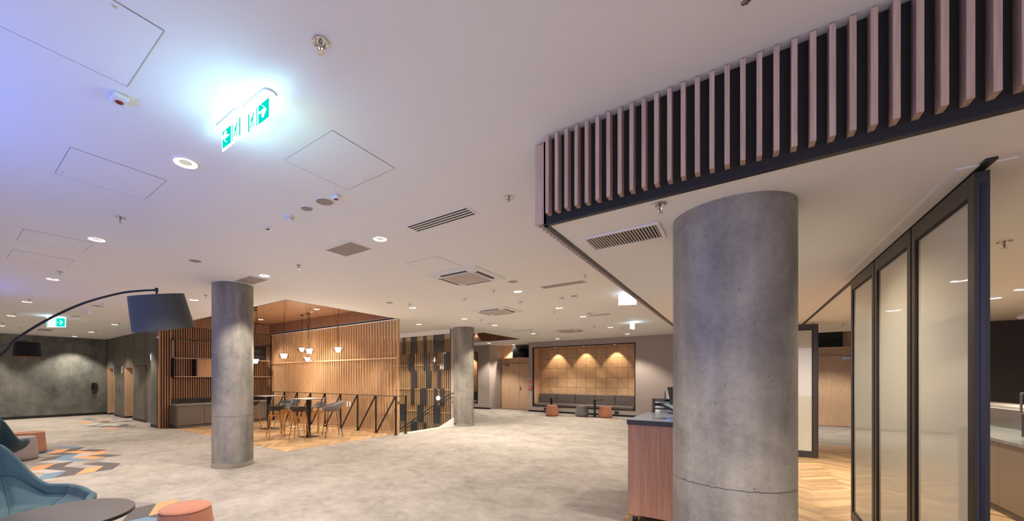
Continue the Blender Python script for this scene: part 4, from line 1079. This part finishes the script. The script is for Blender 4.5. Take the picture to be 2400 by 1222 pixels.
mb = MB(); mb.box(0.60, 0.98, 0, 8.8, 1.16, 1.20); mb.build('bar_ledge', M['cabtop'], t)
mb = MB(); mb.box(0.62, 0.64, 0, 8.8, 1.152, 1.16); mb.build('led_strip', M['strip'], t)
t = thing('coffee_machine', 'black box-framed machine standing on the marble kitchen counter', 'appliance', (2.90, 7.76, 0.885))
mb = MB(); mb.box(-0.15, 0.10, -0.3, 0.3, 0, 0.28); mb.build('body', M['black'], t, bevel=0.005)
mb = MB(); e = 0.008
for x_ in (-0.15, 0.10):
    for y_ in (-0.3, 0.3): mb.box(x_ - e, x_ + e, y_ - e, y_ + e, 0.28, 0.53)
for z_ in (0.28, 0.53):
    for y_ in (-0.3, 0.3): mb.box(-0.15, 0.10, y_ - e, y_ + e, z_ - e, z_ + e)
    for x_ in (-0.15, 0.10): mb.box(x_ - e, x_ + e, -0.3, 0.3, z_ - e, z_ + e)
mb.build('rack', M['steel'], t)
mb = MB(); mb.box(-0.13, 0.08, -0.28, 0.28, 0.29, 0.50); mb.build('basket', M['blackback'], t)

# ================================================================== SMALL WALL THINGS
t = thing('wall_telephone', 'black wall telephone with coiled cord on the dark left wall', 'telephone', (XL + 0.002, *[at(220.4, 16.9)[1]], 1.12))
mb = MB(); mb.box(0, 0.05, -0.09, 0.09, 0.0, 0.28); mb.build('base', M['black'], t, bevel=0.008)
mb = MB(); mb.tube([(0.05, -0.06, 0.30), (0.09, -0.06, 0.26), (0.085, -0.06, 0.16), (0.09, -0.06, 0.06), (0.05, -0.06, 0.02)], [0.03, 0.024, 0.018, 0.024, 0.03], 12); mb.build('handset', M['black'], t, smooth=True)
mb = MB(); mb.tube([(0.04, -0.06, 0.02), (0.05, -0.10, -0.08), (0.05, -0.06, -0.20), (0.05, 0.0, -0.22), (0.04, 0.05, -0.12), (0.03, 0.05, 0.0)], 0.009, 8); mb.build('cord', M['black'], t, smooth=True)
for x, lab in ((-21.0, 'slim white light bar indicator right of the first lift opening'), (-19.82, 'slim white light bar indicator left of the second lift opening')):
    t = thing('lift_indicator', lab, 'indicator', (x, YL - 0.001, 1.78))
    mb = MB(); mb.box(-0.04, 0.04, -0.05, 0, 0, 0.30); mb.build('housing', M['steel'], t)
    mb = MB(); mb.box(-0.03, 0.03, -0.055, -0.05, 0.02, 0.28); mb.build('face', M['white'], t)
    mb = MB(); mb.box(-0.02, 0.02, -0.058, -0.055, 0.16, 0.21); mb.build('arrow_lamp', M['redsign'], t)
t = thing('lift_call_panel', 'small steel lift call panel between the two lift openings', 'call panel', (-20.4, YL - 0.001, 1.05))
mb = MB(); mb.box(-0.04, 0.04, -0.02, 0, 0, 0.30); mb.build('plate', M['steel'], t)
mb = MB(); mb.lathe([(0.015, 0), (0.015, 0.01)], n=12, Mx=Matrix.Translation((0, -0.02, 0.2)) @ Matrix.Rotation(PI / 2, 4, 'X')); mb.build('button', M['white'], t)

def man(mb, ox, oz, s, y, mi=0):     # running figure from flat bars, on the XZ plane
    mb.lathe([(0.09 * s, 0), (0.09 * s, 0.001)], n=12, mi=mi, Mx=Matrix.Translation((ox + 0.10 * s, y, oz + 0.82 * s)) @ Matrix.Rotation(PI / 2, 4, 'X'))
    for a, b, wd in (((0.08, 0.72), (-0.02, 0.42), 0.15), ((-0.02, 0.42), (0.20, 0.30), 0.09), ((0.20, 0.30), (0.14, 0.06), 0.08), ((-0.03, 0.42), (-0.16, 0.22), 0.09), ((-0.16, 0.22), (-0.36, 0.20), 0.07),
                     ((0.08, 0.68), (0.26, 0.54), 0.06), ((0.04, 0.66), (-0.18, 0.60), 0.06), ((-0.18, 0.60), (-0.24, 0.46), 0.055)):
        mb.bar((ox + a[0] * s, y, oz + a[1] * s), (ox + b[0] * s, y, oz + b[1] * s), wd * s, 0.0012, mi)
def exit_sign(label, x, y, rz, right, wd=0.30, hh=0.135, zc=H, inten='signw', face=True):
    t = thing('exit_sign', label, 'exit sign', (x, y, zc), rz, 'lit emergency exit signs under the ceiling')
    # oval ceiling housing
    r = 0.035; pts = [(wd / 2 * 0.98 - r + r * math.cos(a), r * math.sin(a)) for a in [(-PI / 2) + k * PI / 10 for k in range(11)]]
    pts += [(-p[0], -p[1]) for p in pts]
    mb = MB(); mb.prism([(px * 1.06, py * 1.25) for px, py in pts], -0.012, -0.0005); mb.build('ceiling_plate', M['white'], t)
    mb = MB(); mb.prism([(px * 0.96, py * 0.8) for px, py in pts], -0.026, -0.011); mb.build('light_bar', M[inten], t)
    z1 = -0.024; z0 = z1 - hh; kk = wd / 0.30; w2 = wd / 2 - 0.012
    mb = MB(); mb.box(-w2, w2, -0.004, 0.004, z0, z1); mb.build('sign_plate', M[inten], t)
    if face:
        for sy, fl in ((-1, 1), (1, -1)):
            yy = sy * 0.0052; b = 0.010; sgn = 1 if (right == (sy < 0)) else -1
            mb = MB()     # arrow field: green rectangle
            xa0, xa1 = (0.004, w2 - b); g = MB()
            g.box(sgn * xa0, sgn * xa1, yy - 0.0006, yy + 0.0006, z0 + b, z1 - b)
            g.box(sgn * -w2 + sgn * b, sgn * (-w2 + b + 0.018 * kk), yy - 0.0006, yy + 0.0006, z0 + b, z1 - b)
            gx = -0.016 * sgn * kk; g.box(gx - 0.006 * kk, gx + 0.006 * kk, yy - 0.0006, yy + 0.0006, z0 + b, z1 - b)
            man(g, -0.068 * sgn * kk, z0 + 0.014 * kk, 0.78 * hh, yy)
            g.build('pictogram', M['signg'], t)
            ac = (xa0 + xa1) / 2 * sgn; az = (z0 + z1) / 2; y2 = yy * 1.25
            for q in ((0.034, 0.0, -0.006, 0.036), (0.034, 0.0, -0.006, -0.036)):
                mb.bar((ac + sgn * q[0] * kk, y2, az + q[1] * kk), (ac + sgn * q[2] * kk, y2, az + q[3] * kk), 0.022 * kk, 0.001)
            mb.bar((ac - sgn * 0.044 * kk, y2, az), (ac + sgn * 0.028 * kk, y2, az), 0.022 * kk, 0.001)
            mb.build('arrow', M['signw'], t)
    return t
e1 = exit_sign('glowing exit sign at upper left with arrow pointing left', -2.69, 1.19, 0, False)
e2 = exit_sign('glowing exit sign at upper left with arrow pointing right', -2.375, 1.21, 0, True)
for x in (-2.69, -2.375):
    l = D.lights.new('exit_sign_light', 'AREA'); l.shape = 'RECTANGLE'; l.size = 0.26; l.size_y = 0.1; l.energy = 1.8; l.color = (0.36, 0.80, 1.0)
    for yy, s in ((1.19, 1), (1.21, -1)):
        o = D.objects.new('exit_sign_light', l); COL.objects.link(o); o.location = (x, 1.2 - s * 0.03, H - 0.19); o.rotation_euler = (R(120) * s, 0, 0)
e3 = exit_sign('glowing exit sign hanging before the dark left wall, arrow pointing right', -15.25, 2.06, YAW, True, 0.55, 0.26)
e4 = exit_sign('blown-out white exit sign near the lowered ceiling edge', -1.85, 8.52, YAW - R(15), True, 0.36, 0.19, face=False)
e5 = exit_sign('small distant exit sign seen edge-on above the long niche', -2.68, 12.98, R(78), True, 0.32, 0.17, face=False)
for loc in ((-1.85, 8.52), (-2.68, 12.98), (-15.25, 2.06)):
    l = D.lights.new('exit_sign_light', 'POINT'); l.energy = 2.2; l.color = (0.45, 0.82, 1.0); l.shadow_soft_size = 0.05
    o = D.objects.new('exit_sign_light', l); COL.objects.link(o); o.location = (loc[0] + 0.1, loc[1] - 0.15, H - 0.10)
t = thing('emergency_sign', 'square blue-lit pictogram sign above the grey door beside the pier', 'sign', (-16.35, YL - 0.001, 2.22))
mb = MB(); mb.box(-0.16, 0.16, -0.03, 0, 0, 0.24); mb.build('housing', M['signb'], t)
mb = MB(); mb.box(-0.06, 0.06, -0.034, -0.03, 0.03, 0.21); mb.box(-0.12, -0.08, -0.034, -0.03, 0.05, 0.19); mb.box(0.09, 0.13, -0.034, -0.03, 0.05, 0.19); mb.build('pictogram', M['signw'], t)
t = thing('direction_sign', 'small green and white sign just under the blue-lit sign', 'sign', (-16.3, YL - 0.001, 2.07))
mb = MB(); mb.box(-0.12, 0.12, -0.008, 0, 0, 0.12); mb.build('plate', plain('sign_green_paint', (40, 120, 90), 0.5), t)
mb = MB(); mb.box(-0.10, 0.10, -0.01, -0.008, 0.07, 0.09); mb.box(-0.10, 0.10, -0.01, -0.008, 0.03, 0.05); mb.build('pictogram', M['white'], t)
for z, lab, k in ((1.32, 'upper red fire equipment sign beside the long niche', 0), (1.07, 'lower red fire alarm call point beside the long niche', 1)):
    t = thing('fire_sign' if k == 0 else 'fire_call_point', lab, 'sign' if k == 0 else 'alarm', (-8.03, YB - 0.001, z))
    mb = MB(); mb.box(-0.065, 0.065, -0.01 - 0.03 * k, 0, 0, 0.15); mb.build('plate', M['redsign'], t, bevel=0.003)
    mb = MB(); y_ = -0.011 - 0.03 * k
    if k == 0:
        mb.box(-0.045, -0.01, y_ - 0.001, y_, 0.03, 0.06); mb.prism([(0.0, 0.03), (0.03, 0.03), (0.04, 0.08), (0.02, 0.12), (0.0, 0.08)], 0, 0.001, Mx=Matrix.Translation((0, y_, 0)) @ Matrix.Rotation(PI / 2, 4, 'X'))
    else: mb.box(-0.03, 0.03, y_ - 0.001, y_, 0.04, 0.10)
    mb.build('pictogram', M['white'], t)

# ================================================================== CEILING EQUIPMENT
# downlights
SPOT = D.lights.new('downlight_beam', 'SPOT'); SPOT.energy = 270; SPOT.color = (1.0, 0.89, 0.745); SPOT.spot_size = R(104); SPOT.spot_blend = 0.45; SPOT.shadow_soft_size = 0.055
SOF = D.lights.new('soffit_beam', 'SPOT'); SOF.energy = 115; SOF.color = (1.0, 0.89, 0.745); SOF.spot_size = R(158); SOF.spot_blend = 0.7; SOF.shadow_soft_size = 0.055
def downlight_proto():
    t = thing('downlight', '', 'downlight', group='round recessed ceiling downlights')
    mb = MB(); mb.lathe([(0.095, -0.001), (0.095, -0.006), (0.083, -0.009), (0.079, -0.004)], n=36, cap=False); mb.build('trim_ring', M['white'], t, smooth=True)
    mb = MB(); mb.lathe([(0.080, -0.0035), (0.045, -0.002)], n=36, cap=False); mb.build('reflector', M['lamp'], t)
    mb = MB(); mb.lathe([(0.046, -0.002), (0.03, -0.0035), (0.001, -0.004)], n=28, cap=False); mb.build('lens', M['lens'], t)
    l = D.objects.new('downlight_beam', SPOT); COL.objects.link(l); l.parent = t; l.location = (0, 0, -0.03)
    return t
dls = [(435, 381, H, 'large lit downlight left below the double exit sign'),
       (226.8, 561.2, H, 'lit downlight beside the faint ceiling hatches at far left'),
       (123.5, 654.5, H, 'lit downlight with sprinkler just above right, over the black lamp arc'),
       (63.4, 707.6, H, 'fourth lit downlight in the row along the left edge'),
       (26.2, 740.4, H, 'fifth lit downlight in the row along the left edge'),
       (3, 763.8, H, 'lit downlight cut by the left edge of the picture'),
       (891, 560, H, 'lit downlight between the square vent and the nearest slot diffuser'),
       (619.5, 646, H, 'lit downlight above the top of the bar-side concrete column'),
       (454, 703, H, 'lit downlight just right of the large black lamp shade'),
       (269, 761, H, 'lit downlight nearest the left side of the large lamp shade'),
       (213.7, 778.6, H, 'lit downlight in the middle of three left of the large lamp shade'),
       (171.7, 790, H, 'lit downlight closest to the dark wall, left of the large lamp shade'),
       (966.9, 721.7, H, 'lit downlight above the right end of the slat screen, beside a sprinkler'),
       (982, 760.5, H, 'lit downlight over the stair opening'),
       (1088.4, 747.3, H, 'lit downlight directly above the far concrete column'),
       (1160, 762.7, H, 'lit downlight right of the far column, beyond the second cassette unit'),
       (1213.6, 683.5, H, 'lit downlight right of the nearest cassette unit, under a round speaker'),
       (1310.7, 722, H, 'lit downlight below the long flat slot diffuser'),
       (1366.2, 742.3, H, 'lit downlight beside the short dark slot vent near the white exit sign'),
       (1430.3, 767.4, H, 'lit downlight between the third cassette unit and small exit sign'),
       (1470.7, 783, H, 'lit downlight right above the long niche wall, below the small exit sign'),
       (1249.6, 782.2, H, 'lit downlight in front of the double door bay ceiling'),
       (1306.3, 794.3, H, 'lit downlight closest to the long niche, left part'),
       (1146.5, 805, H, 'lit downlight by the narrow niche beyond the far ceiling recess'),
       (1203.7, 808.6, H, 'lit downlight directly before the television over the double doors'),
       (1116.8, 782.2, 3.71, 'lit downlight inside the far wooden ceiling recess'),
       (611, 749, 3.71, 'left lit downlight inside the wooden recess over the bar'),
       (742, 725, 3.71, 'right lit downlight inside the wooden recess over the bar'),
       (2402, 677, HS, 'lit downlight in the kitchen ceiling cut by the right edge'),
       (2325, 699, HS, 'small lit downlight just right of the glass partition edge')]
dp = downlight_proto(); first = True
def put_dl(x, y, z, lab):
    global first
    if first: o = dp; o.location = (x, y, z); o['label'] = lab; first = False
    else: o = dup(dp, (x, y, z), label=lab)
    return o
for u, v, z, lab in dls:
    x, y, _ = on(u, v, z)
    if u == 171.7: x = -21.75
    put_dl(x, y, z, lab)
for y, lab in ((4.55, 'downlight of the lowered ceiling nearest behind the big column'), (7.0, 'downlight behind the big column, mirrored in the nearest glass panel'), (9.45, 'downlight behind the big column, mirrored in the middle glass panel')):
    o = put_dl(0.0, y, HS, lab)
    for c in o.children:
        if c.type == 'LIGHT': c.data = SOF
# added beams without fixtures: out-of-view lamps, plus fill for stairs, column, kitchen
for x, y, z in ((-0.75, 1.3, H), (1.6, 1.2, H), (-0.6, -1.0, H), (-9.2, -1.2, H), (-14.0, -1.2, H), (-21.7, 0.6, H), (-21.7, -1.6, H), (1.75, 4.4, HS), (1.75, 6.0, HS), (1.75, 7.8, HS), (4.6, 6.0, HS), (4.6, 9.5, HS), (2.0, 9.4, HS), (2.2, 16.3, H),
                (-9.4, 9.7, H), (-11.2, 9.7, H), (-13.2, 9.7, H), (-10, 9.6, -0.2), (-11.5, 14.2, 3.7), (1.2, 15.2, H)):
    l = D.objects.new('added_lamp_beam', SOF if z == HS else SPOT); COL.objects.link(l); l.location = (x, y, z - 0.03)
# picture lights in the niches
NS = D.lights.new('niche_beam', 'SPOT'); NS.energy = 62; NS.color = (1.0, 0.76, 0.50); NS.spot_size = R(75); NS.spot_blend = 0.5; NS.shadow_soft_size = 0.02
for i, (x, zt, lab) in enumerate(((-7.0, NZ1, 'tiny spotlight in the left part of the long niche ceiling'), (-5.68, NZ1, 'tiny spotlight in the middle of the long niche ceiling'),
                   (-4.36, NZ1, 'tiny spotlight in the right part of the long niche ceiling'), (-11.9, 2.96, 'tiny spotlight in the narrow niche ceiling'))):
    t = thing('niche_spotlight', lab, 'spotlight', (x, YB + 0.5, zt), group='tiny spotlights in the niche ceilings')
    mb = MB(); mb.lathe([(0.03, -0.001), (0.03, -0.01), (0.022, -0.012)], n=20); mb.build('trim_ring', M['black'], t)
    mb = MB(); mb.lathe([(0.02, -0.0125), (0.001, -0.0135)], n=16, cap=False); mb.build('lens', M['lamp'], t)
    l = D.objects.new('niche_beam', NS); COL.objects.link(l); l.parent = t; l.location = (0, 0.0, -0.03); l.rotation_euler = (R(14), 0, 0)
# recess wall washer scallop
l = D.objects.new('niche_beam', NS); COL.objects.link(l); l.location = (-9.9, 15.15, 3.66); l.rotation_euler = (R(-10), 0, 0)

# sprinklers
def sprinkler_proto():
    t = thing('sprinkler', '', 'sprinkler', group='ceiling sprinkler heads')
    mb = MB(); mb.lathe([(0.040, -0.001), (0.040, -0.006), (0.026, -0.010), (0.020, -0.004)], n=28); mb.build('rosette', M['chrome'], t, smooth=True)
    mb = MB(); mb.lathe([(0.011, -0.004), (0.011, -0.022), (0.006, -0.026)], n=14); mb.tube([(0.010, 0, -0.02), (0.016, 0, -0.035), (0.006, 0, -0.052)], 0.0022, 6); mb.tube([(-0.010, 0, -0.02), (-0.016, 0, -0.035), (-0.006, 0, -0.052)], 0.0022, 6)
    mb.build('frame', M['chrome'], t, smooth=True)
    mb = MB(); mb.lathe([(0.018, -0.055), (0.018, -0.0575), (0.004, -0.059)], n=18); mb.build('deflector', M['chrome'], t)
    mb = MB(); mb.lathe([(0.0035, -0.024), (0.0035, -0.050)], n=10); mb.build('bulb', M['red'], t)
    return t
spr = [(751, 98, H, 'nearest sprinkler head, right of the double exit sign'), (1193, 463, H, 'sprinkler above the nearest slot diffuser, left of the slatted band'),
       (282, 510, H, 'sprinkler up right of the second left downlight'), (141, 637, H, 'sprinkler next to the third downlight of the left row'),
       (700, 622, H, 'sprinkler between the square vent and bar-side column'), (960, 713, H, 'sprinkler above the right end of the slat screen'),
       (1157, 680, H, 'sprinkler under the nearest cassette unit'), (1372, 645, H, 'sprinkler above the long flat slot diffuser near the slatted edge'),
       (1299, 731, H, 'sprinkler below left of the downlight under the slot diffuser'), (1127.5, 749.5, H, 'sprinkler under the second cassette unit'),
       (1546, 478, HS, 'sprinkler on the lowered ceiling above the square grille'), (69, 702, H, 'sprinkler by the fourth downlight of the left row'),
       (33, 734, H, 'sprinkler by the fifth downlight of the left row'), (7, 757, H, 'sprinkler at the left picture edge above the cut downlight'),
       (482, 692, H, 'sprinkler left of the bar-side column top'), (279, 757, H, 'sprinkler by the downlight nearest the large lamp shade'),
       (225, 774, H, 'sprinkler by the middle one of three downlights left of the shade'), (182, 788.5, H, 'sprinkler closest to the dark left wall'),
       (1748, -26, H, 'sprinkler cut by the top edge above the slatted band'), (2354, 566, HS, 'sprinkler in the kitchen ceiling right of the glass partition'),
       (1975, 760, HS, 'sprinkler in the lowered ceiling left of the glass panels'), (1393, 765, H, 'sprinkler beyond the third cassette unit'),
       (1439, 784, H, 'sprinkler just above the long niche right half'), (1162, 802, H, 'sprinkler beyond the far wooden ceiling recess'), (1244, 777, H, 'sprinkler beside the far thin slot vent')]
sp0 = sprinkler_proto()
for i, (u, v, z, lab) in enumerate(spr):
    x, y, _ = on(u, v, z)
    big = max(1.0, min(1.5, 1.0))
    if i == 0: sp0.location = (x, y, z); sp0['label'] = lab; sp0.rotation_euler = (0, 0, 0.6)
    else: dup(sp0, (x, y, z), 0.6, lab)

# speakers
def speaker_proto(r):
    t = thing('ceiling_speaker', '', 'speaker', group='round ceiling speakers')
    mb = MB(); mb.lathe([(r, -0.001), (r, -0.004), (r * 0.93, -0.009), (r * 0.90, -0.006)], n=48, cap=False); mb.build('rim', M['ceil'], t, smooth=True)
    mb = MB(); mb.lathe([(r * 0.905, -0.0055), (0.001, -0.0075)], n=48, cap=False); mb.build('grille', M['vent'], t, smooth=True)
    return t
spk = [(761, 472, 0.088, 'largest round ceiling speaker next to the small red-lens box'), (719, 488, 0.062, 'smaller round speaker left of the largest one'),
       (457, 611, 0.088, 'round ceiling speaker alone above the large lamp shade'), (1202, 660, 0.088, 'round speaker right of the nearest cassette unit'),
       (913, 709.5, 0.088, 'round speaker above the slat screen right end, left of a sprinkler'), (1346, 694, 0.075, 'round speaker below the long flat slot diffuser'),
       (1382, 734.5, 0.088, 'round speaker touching the short dark slot vent'), (1146, 759, 0.088, 'round speaker above right of the far column'),
       (1260, 784, 0.088, 'round speaker in front of the double door bay'), (228.7, 717, 0.12, 'large round speaker under the black lamp arc'),
       (163, 745, 0.12, 'left round speaker beside the small red lens near the arc'), (176, 744, 0.09, 'pale round speaker overlapping right behind the left one'),
       (85, 784, 0.12, 'round speaker low at far left near the dark wall'), (1460, 769, 0.088, 'round speaker left of the small distant exit sign')]
for i, (u, v, r, lab) in enumerate(spk):
    x, y, _ = on(u, v, H)
    if i == 11: v = 741; x, y, _ = on(u, v, H)
    o = speaker_proto(r); o.location = (x, y, H); o['label'] = lab
# the thin slots read as small round things farther off: smoke detectors
def smoke(label, u, v, k=1.0, mat='white'):
    x, y, _ = on(u, v, H)
    t = thing('smoke_detector', label, 'smoke detector', (x, y, H), group='white ceiling smoke detectors')
    mb = MB(); mb.lathe([(0.052 * k, -0.001), (0.052 * k, -0.014), (0.047 * k, -0.018)], n=32); mb.build('base', M[mat], t, smooth=True)
    mb = MB(); mb.lathe([(0.046 * k, -0.018), (0.042 * k, -0.030), (0.030 * k, -0.040), (0.010 * k, -0.044)], n=32); mb.build('dome', M[mat], t, smooth=True)
    mb = MB(); mb.lathe([(0.0445 * k, -0.024), (0.0445 * k, -0.026)], n=32); mb.lathe([(0.040 * k, -0.031), (0.0405 * k, -0.033)], n=32); mb.build('vent_slots', M['slotd'], t)
smoke('white smoke detector between the red-lens disc and smaller speaker', 677, 507)
smoke('small white detector below the long flat slot diffuser', 1316, 698)
smoke('small white detector between the second cassette and nearest downlight', 1220, 707)
smoke('small white detector near the far left exit sign', 48, 768)
smoke('pale flat detector between the first two cassette units', 1089, 700)
smoke('small white detector left of the large lamp shade near the arc', 243, 711)
smoke('small dark-eyed detector beyond the third cassette near the niche', 1331, 789)
x, y, _ = on(742, 738.0, 3.71); 
t = thing('smoke_detector', 'white smoke detector in the wooden recess above the bar', 'smoke detector', at(730, 12.2, 3.71)); 
mb = MB(); mb.lathe([(0.055, -0.001), (0.055, -0.018), (0.04, -0.05), (0.01, -0.055)], n=28); mb.build('dome', M['white'], t, smooth=True)
x, y, _ = on(207, 726, H)
t = thing('access_point', 'white cone shaped device hanging from the ceiling under the lamp arc', 'sensor', (x, y, H))
mb = MB(); mb.lathe([(0.16, -0.001), (0.155, -0.02), (0.085, -0.045)], n=36); mb.build('base', M['white'], t, smooth=True)
mb = MB(); mb.lathe([(0.084, -0.045), (0.06, -0.10), (0.04, -0.13), (0.01, -0.14)], n=36); mb.build('cone', M['white'], t, smooth=True)

def redbox(label, x, y, rz, a=0.11, b=0.075, h=0.03):
    t = thing('alarm_beacon', label, 'alarm light', (x, y, H), rz)
    mb = MB(); mb.box(-a / 2, a / 2, -b / 2, b / 2, -h, -0.001); mb.build('housing', M['white'], t, bevel=0.008, seg=3)
    mb = MB(); mb.lathe([(0.020, -h - 0.001), (0.019, -h - 0.004), (0.012, -h - 0.007)], n=20); o = mb.build('lens', M['red'], t, smooth=True); o['label'] = 'red lens'
redbox('white box with red lens at upper left near the large ceiling hatch', -3.02, 0.68, 0.0)
x, y, _ = on(788, 460, H); redbox('white box with red lens beside the largest round speaker', x, y, 0.0, 0.085, 0.06)
for u, v, lab in ((628, 535, 'flat white disc with red lens left of the smoke detector'), (184, 740.5, 'small disc with red lens near the far left speakers')):
    x, y, _ = on(u, v, H); t = thing('alarm_beacon', lab, 'alarm light', (x, y, H))
    mb = MB(); mb.lathe([(0.055, -0.001), (0.055, -0.006), (0.045, -0.012)], n=32); mb.build('housing', M['white'], t, smooth=True)
    mb = MB(); mb.lathe([(0.022, -0.012), (0.020, -0.018), (0.010, -0.021)], n=20); mb.build('lens', M['red'], t, smooth=True)

# access hatches (hairline frames)
def hatch(label, cx, cy, a=0.6, b=0.6, lock=(0.23, -0.2)):
    t = thing('ceiling_hatch', label, 'hatch', (cx, cy, H)); g = 0.0035
    mb = MB(); x, y = a / 2, b / 2; mb.box(-x, x, -y, y, -0.0025, -0.0005); mb.build('panel', M['ceil'], t)
    mb = MB()
    mb.box(-x - g, x + g, -y - g, -y, -0.003, -0.0005); mb.box(-x - g, x + g, y, y + g, -0.003, -0.0005); mb.box(-x - g, -x, -y, y, -0.003, -0.0005); mb.box(x, x + g, -y, y, -0.003, -0.0005)
    mb.build('gap', M['seam'], t)
    mb = MB(); mb.lathe([(0.008, -0.0025), (0.007, -0.006)], c=(lock[0], lock[1], 0), n=14); mb.build('lock', M['chrome'], t)
hatch('large square ceiling hatch cut by the top left corner', -2.565, 0.38, 0.6, 0.6, (0.27, 0.12))
hatch('square ceiling hatch right below the double exit sign', -2.55, 1.955, 0.6, 0.6, (-0.02, 0.27))
hatch('square ceiling hatch at left, before the second downlight', -4.26, 0.91, 0.6, 0.6, (-0.22, -0.27))
hatch('faint ceiling hatch beside the second left downlight', -6.84, 0.92)
hatch('faint ceiling hatch farther left than the one beside the second downlight', -8.02, 0.93)
hatch('faint ceiling hatch beside the nearest cassette unit', -3.7, 4.55, 0.6, 0.6)

def cassette(label, cx, cy, s=0.95):
    t = thing('air_conditioner', label, 'air conditioner', (cx, cy, H), group='square ceiling cassette air conditioners')
    h2 = s / 2
    mb = MB(); mb.add([(-h2, -h2, -0.012), (h2, -h2, -0.012), (h2, h2, -0.012), (-h2, h2, -0.012), (-h2 + .13, -h2 + .13, -0.035), (h2 - .13, -h2 + .13, -0.035), (h2 - .13, h2 - .13, -0.035), (-h2 + .13, h2 - .13, -0.035)],
                      [(0, 1, 5, 4), (1, 2, 6, 5), (2, 3, 7, 6), (3, 0, 4, 7), (4, 5, 6, 7)]); mb.box(-h2, h2, -h2, h2, -0.012, -0.001); mb.build('cover', M['white'], t)
    mb = MB(); q = h2 - 0.20; mb.box(-q, q, -q, q, -0.040, -0.034); mb.build('intake_grille', M['intake'], t, bevel=0.003)
    for k in range(4):
        Mx = Matrix.Rotation(k * PI / 2, 4, 'Z'); mb = MB(); z = -0.0275
        mb.box(-q + 0.02, q - 0.02, -h2 + 0.085, -h2 + 0.15, -0.0375, -0.02, 0, Mx); mb.build('air_slot', M['slotd'], t)
        mb = MB(); mb.box(-q + 0.02, q - 0.02, -h2 + 0.108, -h2 + 0.124, -0.042, -0.036, 0, Mx); mb.build('louvre', M['white'], t)
cassette('nearest square ceiling air conditioner cassette, centre of the ceiling', -3.695, 5.41)
cassette('second square ceiling air conditioner cassette, halfway back', -4.97, 8.64)
cassette('farthest square ceiling air conditioner cassette before the long niche', -4.9, 13.75)

def mesh_vent(label, cx, cy, a, b, mat='vent'):
    t = thing('ceiling_vent', label, 'vent', (cx, cy, H))
    mb = MB(); f = 0.022
    mb.box(-a / 2 - f, a / 2 + f, -b / 2 - f, -b / 2, -0.006, -0.001); mb.box(-a / 2 - f, a / 2 + f, b / 2, b / 2 + f, -0.006, -0.001); mb.box(-a / 2 - f, -a / 2, -b / 2, b / 2, -0.006, -0.001); mb.box(a / 2, a / 2 + f, -b / 2, b / 2, -0.006, -0.001)
    mb.build('frame', M['white'], t)
    mb = MB(); mb.box(-a / 2, a / 2, -b / 2, b / 2, -0.004, -0.001); mb.build('mesh_plate', M[mat], t)
mesh_vent('beige rectangular mesh vent in the middle left of the ceiling', -4.155, 3.31, 0.52, 0.34)
mesh_vent('beige rectangular mesh vent behind the bar-side column top', -6.81, 3.34, 0.54, 0.32)
def slot_vent(label, cx, cy, a, b, n, dark='slotd', z=H):
    t = thing('slot_diffuser', label, 'vent', (cx, cy, z))
    mb = MB(); mb.box(-a / 2, a / 2, -b / 2, b / 2, -0.005, -0.001); mb.build('frame', M['ceil'], t)
    for k in range(n):
        y = -b / 2 + b * (k + 0.5) / n; mb = MB(); mb.box(-a / 2 + 0.03, a / 2 - 0.03, y - b / n * 0.22, y + b / n * 0.22, -0.0065, -0.004); mb.build('slot', M[dark], t)
slot_vent('nearest slot diffuser with four dark slots in the ceiling centre', -2.60, 3.30, 0.86, 0.20, 4)
slot_vent('long flat slot diffuser right of the nearest cassette unit', -2.60, 6.91, 0.85, 0.20, 4)
slot_vent('short dark slot vent left of the blown-out exit sign', -3.05, 10.8, 0.60, 0.33, 4, 'vent')
slot_vent('far thin slot vent before the double door bay', -6.18, 12.62, 0.85, 0.20, 3, 'vent')
slot_vent('small dark grille near the far left exit sign', -19.63, 2.37, 0.9, 0.36, 4)
# soffit grille
t = thing('ceiling_grille', 'cream framed fin grille on the lowered ceiling beside the big column', 'vent', (-0.74, 3.27, HS))
a, b, f = 0.50, 0.30, 0.028
mb = MB(); mb.box(-a / 2 - f, a / 2 + f, -b / 2 - f, -b / 2, -0.012, -0.001); mb.box(-a / 2 - f, a / 2 + f, b / 2, b / 2 + f, -0.012, -0.001); mb.box(-a / 2 - f, -a / 2, -b / 2, b / 2, -0.012, -0.001); mb.box(a / 2, a / 2 + f, -b / 2, b / 2, -0.012, -0.001)
mb.build('frame', M['ceil'], t, bevel=0.002)
mb = MB(); mb.box(-a / 2, a / 2, -b / 2, b / 2, -0.0015, -0.001); mb.build('backing', M['slotd'], t)
mb = MB()
for k in range(24): x = -a / 2 + a * (k + 0.5) / 24; mb.box(x - 0.004, x + 0.004, -b / 2, b / 2, -0.011, -0.0015)
mb.build('fins', plain('pale_fins', (205, 196, 184), 0.6), t)
t = thing('kitchen_pendant', 'white lamp fitting hanging from the kitchen ceiling at the right edge', 'lamp', at(2400, 6.6, HS))
mb = MB(); mb.tube([(0, 0, -0.02), (0, 0, 0)], 0.03, 12); mb.lathe([(0.02, -0.02), (0.06, -0.035), (0.075, -0.07), (0.05, -0.10), (0.01, -0.105)], n=24); mb.build('body', M['white'], t, smooth=True)
